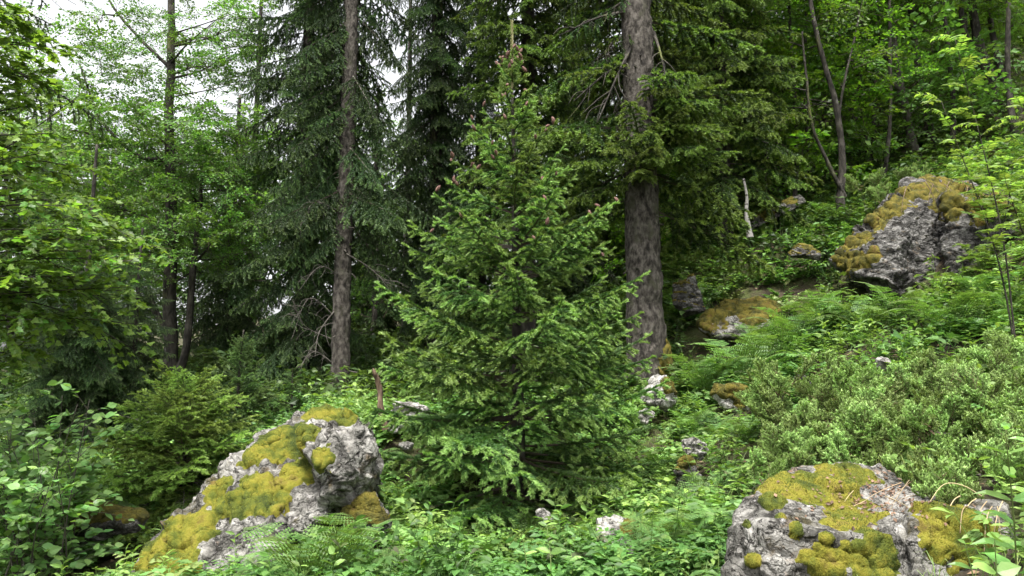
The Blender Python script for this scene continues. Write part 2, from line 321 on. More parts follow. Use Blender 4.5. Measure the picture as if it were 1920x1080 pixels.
# ------------------------------------------------------------------ conifer boughs
def bough(name, L, seed, mat, a0=5, a1=25, bare=.12, sp=.045, kside=.42, sub=.12, subsp=.045, hang=.25, dens=520, nl=.016, nw=.0032,
          tiplen=.07, r=.008, sang=52, nang=50, light=(.75, 1.0), needle_dark=(.0, .35), dead=0.0):
    rng = np.random.default_rng(seed); n = 26; s = np.linspace(0, 1, n)
    el = np.radians(a0 + (a1 - a0) * s ** 1.4 + rng.normal(0, 3, n).cumsum() * .35); yaw = np.radians(rng.normal(0, 3, n).cumsum() * .5)
    st = L / (n - 1); d = np.stack([np.cos(el) * np.cos(yaw), np.cos(el) * np.sin(yaw), np.sin(el)], -1)
    pts = np.concatenate([[[0, 0, 0]], np.cumsum(d[:-1] * st, 0)])
    P0, P1, R0, R1, TP, ND = [], [], [], [], [], []
    def chain(p, rr, tip_m, nd):
        seglen = np.linalg.norm(np.diff(p, axis=0), axis=1); rem = seglen[::-1].cumsum()[::-1] - seglen / 2
        for k in range(len(p) - 1):
            P0.append(p[k]); P1.append(p[k + 1]); f0 = k / (len(p) - 1); f1 = (k + 1) / (len(p) - 1)
            R0.append(rr * (1 - .75 * f0)); R1.append(rr * (1 - .75 * f1))
            TP.append(1.0 if rem[k] < tip_m else 0.0); ND.append(nd if np.isscalar(nd) else nd[k])
    chain(pts, r, tiplen * 1.4, [0 if s[k] < bare + .05 else 1 for k in range(n - 1)])
    pos = bare * L; side = 1
    while pos < L * .985:
        f = pos / L; k = min(int(f * (n - 1)), n - 2); t = d[k]; p = pts[k] + (f * (n - 1) - k) * (pts[k + 1] - pts[k])
        prof = min(1, .35 + (f - bare) / .25) * (1 - f) ** .75
        l = L * kside * prof * rng.uniform(.7, 1.15) + .035
        lat = unit(np.cross(np.array([0, 0, 1.]), t)) * side; up = np.cross(t, lat) * side
        ang = math.radians(sang + rng.normal(0, 8)); dd = t * math.cos(ang) + lat * math.sin(ang) + np.array([0, 0, rng.normal(.02, .14)])
        dd = unit(dd); m = max(3, int(l / .05)); ls = np.linspace(0, l, m + 1)
        q = p + dd * ls[:, None]; q[:, 2] -= hang * ls ** 2 / max(l, .1) * rng.uniform(.6, 1.4); q += np.cumsum(rng.normal(0, .004, q.shape), 0)
        nd0 = 0.0 if rng.random() < dead else 1.0
        chain(q, min(r * .55, .0015 + l * .01), tiplen, nd0)
        if l > .09 and sub > 0:
            x = .03 + rng.uniform(0, subsp); sd = 1
            while x < l * .95:
                kk = min(int(x / l * m), m - 1); tt = unit(q[kk + 1] - q[kk]); pp = q[kk] + (x / l * m - kk) * (q[kk + 1] - q[kk])
                l2 = min(sub, (l - x) * .7 + .03) * rng.uniform(.6, 1.2)
                la = unit(np.cross(np.array([0, 0, 1.]), tt)) * sd; a2 = math.radians(sang - 4 + rng.normal(0, 10))
                d2 = unit(tt * math.cos(a2) + la * math.sin(a2) + np.array([0, 0, -.10 - hang * .5 + rng.normal(0, .18)]))
                mm = max(2, int(l2 / .05)); l2s = np.linspace(0, l2, mm + 1); qq = pp + d2 * l2s[:, None]; qq[:, 2] -= hang * .6 * l2s ** 2 / max(l2, .05)
                chain(qq, .002, tiplen * .75, nd0 if rng.random() > dead else 0.0)
                x += subsp * rng.uniform(.7, 1.3); sd = -sd
        pos += sp * rng.uniform(.7, 1.3); side = -side
    P0, P1, R0, R1, TP, ND = map(np.array, (P0, P1, R0, R1, TP, ND))
    g = Geo(); V, Fc = segs(P0, P1, R0, R1); wd = np.repeat(np.where(TP > 0, .3, 1.0), 6)
    g.add(V, Fc, np.stack([np.full(len(V), .3), wd, np.full(len(V), .5)], -1))
    ln = np.linalg.norm(P1 - P0, axis=1); cnt = ln * dens * ND; cnt = np.floor(cnt + rng.random(len(cnt))).astype(int)
    idx = np.repeat(np.arange(len(cnt)), cnt); N = len(idx)
    t, u, v = frames(P1 - P0); f = rng.random(N)
    pb = P0[idx] + (P1 - P0)[idx] * f[:, None]
    phi = rng.uniform(-.35, math.pi + .35, N); al = np.radians(rng.normal(nang, 9, N))
    dr = t[idx] * np.cos(al)[:, None] + (u[idx] * np.cos(phi)[:, None] + v[idx] * np.sin(phi)[:, None]) * np.sin(al)[:, None]
    wv = unit(np.cross(dr, rng.normal(size=(N, 3)))) * nw / 2
    ll = nl * rng.uniform(.75, 1.2, N)
    T3 = np.stack([pb - wv, pb + wv, pb + dr * ll[:, None]], 1).reshape(-1, 3)
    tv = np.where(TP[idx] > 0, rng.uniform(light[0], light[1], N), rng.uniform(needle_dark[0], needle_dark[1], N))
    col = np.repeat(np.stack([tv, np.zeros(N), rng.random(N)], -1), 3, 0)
    g.add(T3, np.arange(N * 3).reshape(-1, 3), col)
    return g.mesh(name, mat), pts
def bmat(z, az, el, roll=0, sc=1.0, off=0.0, xy=(0, 0)):
    Rm = Matrix.Rotation(az, 4, 'Z') @ Matrix.Rotation(-el, 4, 'Y') @ Matrix.Rotation(roll, 4, 'X')
    return Matrix.Translation((xy[0], xy[1], z)) @ Rm @ Matrix.Diagonal((sc, sc, sc, 1)) @ Matrix.Translation((off, 0, 0))

# hero boughs by length
HB = {}
for L in (.22, .38, .6, .85, 1.1, 1.4):
    HB[L] = [bough(f'young_bough_{int(L*100)}_{k}', L, 100 + k + int(L * 100), M['hero'], a0=2, a1=26, bare=.05 if L < .7 else .2,
                   sp=.05 + .025 * (L > .5), kside=.38 if L < .7 else .36, sub=.2, subsp=.09, hang=.24 + .10 * (L > .7), dens=900, nl=.032, nw=.0088, nang=42,
                   tiplen=.085 if L > .3 else .06, r=.0045 + L * .006, needle_dark=(0, .3), light=(.55, 1)) for k in range(2)]
    
def curve_pts(base, top, bend, n=40):
    s = np.linspace(0, 1, n)[:, None]; return base + (top - base) * s + np.asarray(bend) * np.sin(s * math.pi)
def trunk_mesh(name, path, r0, r1, mat, base, sides=20, flare=.5, fh=.6, jit=.10, seed=0, jf=5, relief=0):
    s = np.linspace(0, 1, len(path)); h = path[:, 2] - path[0, 2]
    r = r0 + (r1 - r0) * s + r0 * flare * np.exp(-h / fh)
    V, Fc = tube(path, r, sides, jit, seed, jf)
    if relief:
        q = V - [path[0, 0], path[0, 1], 0]; nn = unit(np.stack([V[:, 0] - np.interp(V[:, 2], path[:, 2], path[:, 0]), V[:, 1] - np.interp(V[:, 2], path[:, 2], path[:, 1]), V[:, 2] * 0], -1)); q = q + .05 * np.stack([noise(V * 7, 61), noise(V * 7, 62), noise(V * 7, 63)], -1)
        V = V + nn * (relief * (.6 * ridged(q * [16, 16, 6], 2, seed) + .5 * fbm(q * [30, 30, 16], 2, seed + 3)))[:, None]
    if flare > .3:                                    # root buttresses
        hh = V[:, 2] - path[0, 2]; c = np.stack([np.interp(V[:, 2], path[:, 2], path[:, k]) for k in (0, 1)], -1)
        a = np.arctan2(V[:, 1] - c[:, 1], V[:, 0] - c[:, 0]); k = 1 + .22 * np.exp(-hh / (fh * .8)) * np.sin(a * 5 + seed)
        V[:, :2] = c + (V[:, :2] - c) * k[:, None]
    return mesh(name, V - base, Fc, mat, smooth=True)
def stub(parent, base, pt, dr, r, l, mat):
    d = unit(np.array(dr, float)); p = spline([pt, pt + d * l * .5 + np.array([0, 0, -.02]), pt + d * l + np.array([0, 0, RNG.normal(-.02, .03)])], 6)
    V, Fc = tube(p, np.linspace(r, r * .55, 6), 6, .15, 3, 12)
    return obj('branch_stub', mesh('branch_stub', V - base, Fc, mat, smooth=True), parent)
def bare_branch(parent, base, pts, r, mat, name='dead_branch', twigs=6, seed=0):
    rng = np.random.default_rng(seed); g = Geo(); p = spline(pts, 18); V, Fc = tube(p, np.linspace(r, r * .2, 18), 5, .1, seed, 8); g.add(V, Fc, .5)
    Lt = np.linalg.norm(p[-1] - p[0])
    for k in range(twigs):
        q = p[rng.integers(4, 16)]; dd = unit(unit(p[-1] - p[0]) + rng.normal(0, .6, 3)) * Lt * rng.uniform(.15, .4); tw = spline([q, q + dd * .5 + rng.normal(0, .03, 3), q + dd + [0, 0, -.06 * Lt]], 8)
        V, Fc = tube(tw, np.linspace(r * .4, r * .1, 8), 4); g.add(V, Fc, .5)
    V, Fc, _ = g.arr(); return obj(name, mesh(name, V - base, Fc, mat, smooth=True), parent)

def make_cone_mesh():
    n, m = 12, 10; V = []
    for a in range(n + 1):
        s = a / n; rr = .019 * math.sin(math.pi * min(.97, .08 + .9 * s)) ** .7 * (1 + .12 * (a % 2))
        for b in range(m): th = 2 * math.pi * (b + .5 * (a % 2)) / m; k = 1 + .1 * ((a + b) % 2); V.append([s * .085, rr * k * math.cos(th), rr * k * math.sin(th)])
    Fc = []
    for a in range(n):
        for b in range(m):
            q = a * m + b; q2 = a * m + (b + 1) % m; Fc += [[q, q2, q2 + m], [q, q2 + m, q + m]]
    V.append([.088, 0, 0]); Fc += [[n * m + b, n * m + (b + 1) % m, len(V) - 1] for b in range(m)]
    return mesh('cone', V, Fc, M['cone'])
CONE = make_cone_mesh()

def hero_tree():
    base = P(972, 962, 8.0); base[2] = float(gz(base[0], base[1])[0]) - .03
    top = P(960, 38, 8.0); H = top[2] - base[2]; rng = np.random.default_rng(11)
    t = thing('spruce_tree', base, 'young cone-bearing green spruce standing in the middle of the clearing', 'spruce')
    path = curve_pts(base, np.array([top[0], base[1], top[2] - .8]), (.015, 0, 0), 40)
    obj('trunk', trunk_mesh('young_trunk', path, .085, .012, M['bark_dark'], base, 12, .3, .25, .08), t)
    # leader shoot: thick pale top with short needles
    g = Geo(); lp = spline([path[-1], (path[-1] + top) / 2 + [.008, 0, 0], top], 20); V, Fc = tube(lp, np.linspace(.013, .009, 20), 6); g.add(V, Fc, (.5, 1, .5))
    n = 2200; f = rng.random(n); p = lp[0] + (lp[-1] - lp[0]) * f[:, None]; ph = rng.uniform(0, 6.28, n); al = np.radians(rng.normal(28, 8, n))
    dr = np.stack([np.cos(ph) * np.sin(al), np.sin(ph) * np.sin(al), np.cos(al)], -1); wv = unit(np.cross(dr, rng.normal(size=(n, 3)))) * .0018
    p = p + dr * [1, 1, 0] * .02; g.add(np.stack([p - wv, p + wv, p + dr * .018], 1).reshape(-1, 3), np.arange(n * 3).reshape(-1, 3), (.8, 0, .5))
    obj('leader_shoot', g.mesh('leader_shoot', M['leader'], origin=base), t)
    # outline half-width in metres against height fraction
    hw = lambda u: np.interp(u, [0, .06, .169, .278, .387, .496, .55, .605, .66, .714, .77, .823, .878, .932, 1], [1.5, 1.55, 1.46, 1.42, 1.34, 1.12, 1.05, .95, .8, .66, .5, .38, .20, .09, .03])
    lens = sorted(HB); spots = [(.03 + rng.uniform(0, .02), k * .7 + rng.normal(0, .1), rng.uniform(.7, 1.0)) for k in range(9)]; u = .055; az = .3
    while u < .875:                                   # whorls, with weaker boughs between them
        n = 11 if u < .55 else (8 if u < .75 else 5)
        for k in range(n): spots.append((u + rng.normal(0, .006), az + k * 2 * math.pi / n + rng.normal(0, .15), rng.uniform(.86, 1.1)))
        gap = np.interp(u, [0, .5, .8, .9], [.072, .064, .05, .042])
        for k in range(5 if u < .6 else 2): spots.append((u + gap * rng.uniform(.2, .8), rng.uniform(0, 6.28), rng.uniform(.4, .7)))
        u += gap; az += .35
    for k in range(5): spots.append((.893, k * 1.257 + .4, 1.0))
    for k in range(4): spots.append((.92, k * 1.57 + .2, .9))
    for (u, az, fl) in spots:
        front = math.sin(az) < -.5
        if .10 < u < .19 and front and rng.random() < .3: continue
        e = np.interp(u, [0, .06, .16, .3, .55, .75, .9, 1], [-22, -14, -6, 2, 10, 22, 34, 42]) + rng.normal(0, 4); er = math.radians(e + 11)
        L = .3
        for _ in range(6): L = max(.07, hw(min(1, u + L * math.sin(er) / H)) / math.cos(er))
        L *= fl * np.interp(u, [0, .5, .65], [1.2, 1.14, 1.0]); key = min(lens, key=lambda q: abs(q - L)); me, pts = HB[key][int(rng.integers(2))]; sc = L / key
        x = np.interp(u * H, path[:, 2] - base[2], path[:, 0]) - base[0]
        Mx = bmat(u * H, az, math.radians(e), rng.normal(0, .18), sc, xy=(x, 0)); obj('bough', me, t, M=Mx)
        if u > .46 and fl > .8 and math.sin(az) < .6 and rng.random() < (.35 if u < .62 else .9):
            for c in range(int(rng.integers(1, 4)) if u > .62 else int(rng.integers(1, 3))):
                q = Mx @ Vector(pts[int(rng.integers(18, 26))] + rng.normal(0, .02, 3)); th = rng.uniform(0, 6.28); D3 = Vector((math.cos(th) * .5, math.sin(th) * .5, rng.uniform(.2, 1.0))).normalized(); z = rng.uniform(.65, .95)
                obj('cone', CONE, t, M=Matrix.Translation(q + Vector((0, 0, .015))) @ D3.to_track_quat('X', 'Z').to_matrix().to_4x4() @ Matrix.Diagonal((z, z, z, 1)))
    for zz in rng.uniform(.35, 1.3, 26):               # thin bare lower twigs
        a = rng.uniform(0, 6.28); d = np.array([math.cos(a), math.sin(a), rng.uniform(-.25, .1)]); p0 = base + [0, 0, zz]
        bare_branch(t, base, [p0, p0 + d * .3, p0 + d * rng.uniform(.5, .8) + [0, 0, -.05]], .007, M['bark_dark'], 'bare_twig', 3, int(zz * 1000))
    return t
hero_tree()

# mature boughs
M['sapling'] = leafmat('sapling_spruce_needles', (.035, .075, .022), (.15, .24, .07), trans=.25, orv=.25)
def mature(mat, tag, seeds, **kw):
    a = dict(a0=-6, a1=-12, bare=.1, sp=.085, kside=.34, sub=.24, subsp=.085, hang=.75, dens=330, nl=.038, nw=.014, tiplen=.11, r=.018, light=(.5, 1.0), needle_dark=(0, .3))
    a.update(kw); L = a.pop('L', 1.9)
    return [bough(f'{tag}_bough_{k}', L, s, mat, **a) for k, s in enumerate(seeds)]
MB_DARK = mature(M['spruce'], 'spruce', (301, 302, 303), light=(.4, 1.0))
MB_YEL = mature(M['spruce_y'], 'pale_spruce', (311, 312), L=1.6, a0=2, a1=-18, sp=.08, sub=.25, subsp=.10, hang=.5, tiplen=.15, dens=380, nl=.042, nw=.015)
MB_BIG = mature(M['spruce_y'], 'fir', (321, 322, 323), L=1.7, a0=6, a1=-20, hang=.45, sp=.09, sub=.26, subsp=.11, dens=380, nl=.045, nw=.016, tiplen=.15, light=(.6, 1), needle_dark=(0, .2))
MB_BARE = mature(M['spruce'], 'sparse_spruce', (331, 332), dead=.45, dens=300, hang=1.0)
BUSHY = mature(M['bushy'], 'bushy', (341, 342), L=.9, a0=10, a1=-6, sp=.06, hang=.2, dens=750, nl=.026, nw=.008, kside=.42, sub=.16, subsp=.075, tiplen=.085, r=.009)
SAPL = mature(M['sapling'], 'sapling_spruce', (351, 352), L=.75, a0=8, a1=14, sp=.05, hang=.2, dens=700, nl=.027, nw=.008, kside=.4, sub=.15, subsp=.08, tiplen=.085, r=.007)

def spruce(base, label, H, r0, lean, boughs, z0, z1, width, n, seed, el=(-25, 10), mat='bark', avoid=None, group=None, r_top=None, sides=14, flare=.25, azrange=None, name='spruce_tree', Ltemplate=1.9, rings=48):
    """width(u): bough reach in metres at fraction u of z0..z1 above the base"""
    rng = np.random.default_rng(seed); base = np.array(base, float); base[2] = float(gz(base[0], base[1])[0]) - .1
    t = thing(name, base, label, 'spruce', group)
    path = curve_pts(base, base + np.array([lean[0], lean[1], H]), (rng.normal(0, .05), 0, 0), rings)
    obj('trunk', trunk_mesh('trunk', path, r0, r_top if r_top is not None else r0 * .3, M[mat], base, sides, flare, .5, .09, seed, relief=.011 if rings > 60 else 0), t)
    az = rng.uniform(0, 6)
    for k in range(n):
        u = (k + rng.random()) / n; z = z0 + (z1 - z0) * u
        for _ in range(8):
            az += 2.39996 + rng.normal(0, .3)
            a = az if azrange is None else math.radians(rng.uniform(*azrange))
            if avoid is None or not avoid(z, a, rng): break
        else: continue
        me, pts = boughs[int(rng.integers(len(boughs)))]; w = width(u) * rng.uniform(.6, 1.25); sc = w / Ltemplate
        x, y = [np.interp(z, path[:, 2] - base[2], path[:, c]) - base[c] for c in (0, 1)]
        e = math.radians(el[0] + (el[1] - el[0]) * u + rng.normal(0, 7))
        obj('bough', me, t, M=bmat(z, a, e, rng.normal(0, .25), sc, xy=(x, y)))
    return t, base, path
def facing(z0, z1, half=50):
    """keeps boughs that point at the viewer off the trunk between two heights"""
    return lambda z, a, rng: z0 < z < z1 and abs(((math.degrees(a) + 90 + 180) % 360) - 180) < half

# big right trunk
b = P(1213, 718, 12); t, b, path = spruce(b, 'massive grey-brown spruce trunk with flared mossy foot right of the young spruce', 17, .30, (-.15, .3), MB_BIG, 3.0, 13, lambda u: 2.1 - .5 * u, 110, 21,
       el=(-14, -24), avoid=lambda z, a, rng: facing(0, 20, 62)(z, a, rng) or (z > 5.4 and facing(0, 20, 75)(z, a, rng)), r_top=.17, sides=72, flare=.45, Ltemplate=1.7, rings=300)
rng = np.random.default_rng(5)
for k in range(26):           # sprays hanging across the trunk at mid height
    me, pts = MB_BIG[k % 3]; a = math.radians(-90 + rng.uniform(-95, 95)); sc = rng.uniform(.6, 1.0)
    obj('bough', me, t, M=bmat(4.0 + rng.uniform(-.5, 1.1), a, math.radians(rng.uniform(-12, 8)), rng.normal(0, .25), sc))
for k in range(10):
    me, pts = MB_BARE[k % 2]; a = math.radians(180 + rng.uniform(-50, 50)); obj('bough', me, t, M=bmat(rng.uniform(4.6, 9), a, math.radians(rng.uniform(-40, -15)), 0, rng.uniform(.7, 1.1)))
for k in range(26):
    z = rng.uniform(.6, 6.2); a = rng.uniform(-math.pi, 0) ; c = np.array([np.interp(z, path[:, 2] - b[2], path[:, q]) for q in (0, 1)]); rr = .27
    stub(t, b, np.array([c[0] + math.cos(a) * rr * .8, c[1] + math.sin(a) * rr * .8, b[2] + z]), (math.cos(a), math.sin(a), rng.uniform(-.3, .1)), rng.uniform(.014, .03), rng.uniform(.08, .2), M['bark_dark'])
for (x0, y0, x1, y1, D1) in [(1195, 20, 1060, 60, 11.6), (1200, 60, 1120, 230, 11.3), (1225, 130, 1290, 170, 11.5), (1225, 60, 1250, 150, 11.6), (1190, 110, 1075, 190, 11.4)]:
    p0, p1 = P(x0, y0, 12.1), P(x1, y1, D1); bare_branch(t, b, [p0, (p0 + p1) / 2 + [0, 0, .08], p1], .035, M['bark_dark'], 'dead_branch', 7, x1)
# moss on its foot
V = []; g = Geo(); rng = np.random.default_rng(2)
th = np.linspace(-1.3, .8, 48); hh = np.linspace(0, .85, 48); TH, HH = np.meshgrid(th, hh)
rt = (.30 + .135 * np.exp(-HH / .5)) * (1 + .22 * np.exp(-HH / .4) * np.sin(TH * 5 + 21))
mk = sstep(0, .35, 1 - np.hypot((TH + .3) / 1.0, (HH - .15) / .62) + .35 * fbm(np.stack([TH * 3, HH * 6, HH * 0], -1), 3, 6)); pr = rt - .05 + .10 * mk + .012 * noise(np.stack([TH * 9, HH * 20, HH * 0], -1))
MV = np.stack([np.cos(TH) * pr, np.sin(TH) * pr, HH + .02], -1).reshape(-1, 3); i, j = np.meshgrid(np.arange(47), np.arange(47)); a = (j * 48 + i).ravel()
obj('moss', mesh('foot_moss', MV, np.concatenate([np.stack([a, a + 1, a + 49], -1), np.stack([a, a + 49, a + 48], -1)]), M['moss_dark'], smooth=True), t)

# left trunk with boughs mostly to one side
t, b, path = spruce(P(635, 762, 12.6), 'straight slim grey spruce trunk with dead lower branches, left of the young spruce', 16, .15, (.12, .2), MB_DARK, 3.2, 13, lambda u: 1.7 - .5 * u, 150, 31, el=(-30, -20),
       avoid=lambda z, a, rng: facing(0, 20, 38)(z, a, rng) or (math.cos(a) > .1 and rng.random() < .4), r_top=.09, sides=36, flare=.3, rings=260)
rng = np.random.default_rng(8)
for (x0, y0, x1, y1, x2, y2) in [(635, 600, 580, 560, 545, 640), (635, 690, 590, 660, 560, 690), (640, 520, 600, 500, 560, 545), (640, 470, 690, 500, 735, 540), (632, 640, 570, 610, 550, 560), (645, 400, 590, 380, 560, 430), (638, 570, 600, 620, 590, 670)]:
    bare_branch(t, b, [P(x0, y0, 12.6), P(x1, y1, 12.3), P(x2, y2, 12.0)], .014, M['deadgrey'], 'dead_branch', 14, x1)
for k in range(14):
    z = rng.uniform(.5, 6.5); a = rng.uniform(-math.pi, 0); c = np.array([np.interp(z, path[:, 2] - b[2], path[:, q]) for q in (0, 1)])
    stub(t, b, np.array([c[0] + math.cos(a) * .11, c[1] + math.sin(a) * .11, b[2] + z]), (math.cos(a), math.sin(a), -.1), .012, rng.uniform(.06, .3), M['deadgrey'])
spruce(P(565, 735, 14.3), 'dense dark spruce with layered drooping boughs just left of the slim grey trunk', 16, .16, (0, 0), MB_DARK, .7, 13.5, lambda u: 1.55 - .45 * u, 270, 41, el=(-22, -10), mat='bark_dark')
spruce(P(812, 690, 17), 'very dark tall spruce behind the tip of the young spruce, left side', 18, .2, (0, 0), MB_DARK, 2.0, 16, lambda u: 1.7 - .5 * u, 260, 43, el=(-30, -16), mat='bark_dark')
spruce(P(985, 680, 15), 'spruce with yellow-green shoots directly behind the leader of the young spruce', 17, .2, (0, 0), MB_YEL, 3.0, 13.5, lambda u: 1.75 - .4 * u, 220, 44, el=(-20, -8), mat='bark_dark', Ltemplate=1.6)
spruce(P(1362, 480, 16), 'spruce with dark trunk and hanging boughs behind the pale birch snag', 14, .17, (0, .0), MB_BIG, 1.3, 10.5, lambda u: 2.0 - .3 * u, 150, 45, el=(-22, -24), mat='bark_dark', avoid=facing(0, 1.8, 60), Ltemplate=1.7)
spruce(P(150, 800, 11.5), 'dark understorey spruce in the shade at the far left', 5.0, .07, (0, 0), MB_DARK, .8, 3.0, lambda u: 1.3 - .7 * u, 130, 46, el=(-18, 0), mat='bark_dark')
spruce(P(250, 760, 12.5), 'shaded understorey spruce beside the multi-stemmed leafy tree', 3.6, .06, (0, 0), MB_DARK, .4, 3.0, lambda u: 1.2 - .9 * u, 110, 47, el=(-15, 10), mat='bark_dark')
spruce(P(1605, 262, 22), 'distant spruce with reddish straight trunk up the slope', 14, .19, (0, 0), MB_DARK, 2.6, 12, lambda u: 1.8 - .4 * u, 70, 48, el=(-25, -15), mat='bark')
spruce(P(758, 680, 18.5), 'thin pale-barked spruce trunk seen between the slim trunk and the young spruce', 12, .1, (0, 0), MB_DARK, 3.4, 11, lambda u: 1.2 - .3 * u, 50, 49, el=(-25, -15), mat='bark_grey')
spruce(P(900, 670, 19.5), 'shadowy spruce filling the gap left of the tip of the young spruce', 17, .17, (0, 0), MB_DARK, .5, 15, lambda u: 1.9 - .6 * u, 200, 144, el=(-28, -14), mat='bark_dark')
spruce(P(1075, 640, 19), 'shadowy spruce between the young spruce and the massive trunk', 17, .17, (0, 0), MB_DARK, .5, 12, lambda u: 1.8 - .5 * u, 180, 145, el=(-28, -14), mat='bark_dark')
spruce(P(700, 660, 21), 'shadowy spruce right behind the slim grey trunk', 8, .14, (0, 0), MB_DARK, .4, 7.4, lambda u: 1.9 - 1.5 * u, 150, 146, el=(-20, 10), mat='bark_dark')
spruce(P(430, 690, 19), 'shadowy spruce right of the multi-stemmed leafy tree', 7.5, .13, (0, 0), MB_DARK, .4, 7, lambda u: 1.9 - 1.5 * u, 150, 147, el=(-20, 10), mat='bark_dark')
spruce(P(-190, 860, 9.0), 'sparse spruce boughs reaching in at the upper left corner', 12, .16, (0, 0), MB_BARE, 4.6, 9, lambda u: 2.0, 26, 148, el=(-30, -22), mat='bark_dark', azrange=(-70, 50))
# young spruces left
t, b, _ = spruce(P(345, 915, 8.4), 'low bushy yellow-green spruce growing behind the mossy outcrop', 1.35, .04, (0, 0), BUSHY, .12, 1.25, lambda u: 1.2 - .8 * u, 130, 51, el=(-12, 36), mat='bark_dark', Ltemplate=.9)
for k in range(16):
    a = RNG.uniform(0, 6.28); d = np.array([math.cos(a), math.sin(a), 0]); p0 = b + [0, 0, RNG.uniform(.1, .5)]; bare_branch(t, b, [p0, p0 + d * .35 + [0, 0, -.02], p0 + d * RNG.uniform(.6, .85) + [0, 0, -.15]], .007, M['deadgrey'], 'bare_twig', 5, k)
spruce(P(450, 800, 10.3), 'slender young spruce with open branches left of the dense dark spruce', 1.75, .03, (0, 0), SAPL, .1, 1.6, lambda u: .85 - .7 * u, 85, 52, el=(0, 42), mat='bark_dark', Ltemplate=.75)
spruce(P(545, 800, 11), 'small young spruce beside the foot of the slim grey trunk', .95, .02, (0, 0), SAPL, .1, .9, lambda u: .6 - .5 * u, 36, 53, el=(0, 42), mat='bark_dark', Ltemplate=.75)
# far spruces
for k, (px, py, D, H, lab) in enumerate([(190, 700, 26, 9.0, 'distant pointed spruce in the sky gap at far left'), (465, 690, 24, 14.5, 'distant thin spruce between the leafy tree and the dense dark spruce'), (60, 700, 30, 12, 'farthest spruce at the left edge'),
        (700, 640, 26, 7.5, 'distant spruce low in the gap right of the slim grey trunk'), (1110, 590, 24, 15, 'distant spruce behind the left side of the massive trunk'), (1290, 480, 24, 14, 'distant spruce behind the right side of the massive trunk')]):
    spruce(P(px, py, D), lab, H, .16, (0, 0), MB_DARK, 1, H - .3, lambda u: 1.9 - 1.5 * u, 130, 60 + k, el=(-22, 15), mat='bark_dark', group='distant spruces', sides=8)

# ------------------------------------------------------------------ broadleaf branches and trees
def leafy(name, L, mat, seed, leaf=.06, n_sub=9, per=9, tpl=LEAF_KITE, flat=.5, droop=.15, r=.006, lance=.4):
    rng = np.random.default_rng(seed); g = Geo()
    main = spline([[0, 0, 0], [L * .35, rng.normal(0, .04) * L, .06 * L], [L * .7, rng.normal(0, .08) * L, .05 * L], [L, rng.normal(0, .1) * L, -droop * L]], 14)
    V, Fc = tube(main, np.linspace(r, r * .25, 14), 4); g.add(V, Fc, (.3, 1, .5)); pos, dirs = [], []
    for k in range(n_sub):
        f = .15 + .85 * (k + rng.random()) / n_sub; q = main[min(13, int(f * 13))]; sd = 1 if k % 2 else -1
        ls = L * .42 * (1.1 - f * .7) * rng.uniform(.6, 1.1); a = sd * math.radians(rng.uniform(30, 70))
        d = unit(np.array([math.cos(a), math.sin(a), rng.normal(.05, .25)])); sub = spline([q, q + d * ls * .5 + [0, 0, .03 * L], q + d * ls + [0, 0, -droop * ls]], 7)
        V, Fc = tube(sub, np.linspace(r * .45, r * .15, 7), 3); g.add(V, Fc, (.3, 1, .5))
        for m in range(per):
            ff = .2 + .8 * (m + rng.random()) / per; pos.append(sub[min(6, int(ff * 6.99))]); aa = a + (1 if m % 2 else -1) * rng.uniform(.4, 1.2)
            dirs.append([math.cos(aa), math.sin(aa), rng.normal(-.15, .3)])
    pos, dirs = np.array(pos), np.array(dirs); n = len(pos)
    up = unit(np.array([0, 0, 1.0]) + rng.normal(0, flat, (n, 3))); R = rotmats(dirs, up, rng.normal(0, .3, n)); sc = leaf * rng.uniform(.65, 1.25, n)
    pos = pos + unit(dirs) * leaf * .25
    V, Fc, m = stamp(tpl, pos, R, sc); g.add(V, Fc, np.repeat(np.stack([rng.random(n) ** 1.3, np.zeros(n), rng.random(n)], -1), m, 0))
    return g.mesh(name, mat)
LB_BEECH = [leafy(f'small_leaf_branch_{k}', .85, M['beech'], 400 + k, .062, 12, 11, droop=.2) for k in range(4)]
LB_LIME = [leafy(f'lime_branch_{k}', 1.0, M['lime'], 410 + k, .085, 11, 10) for k in range(4)]
LB_FAR = [leafy(f'far_leaf_branch_{k}', 1.3, M['beech'], 420 + k, .10, 12, 10) for k in range(3)]

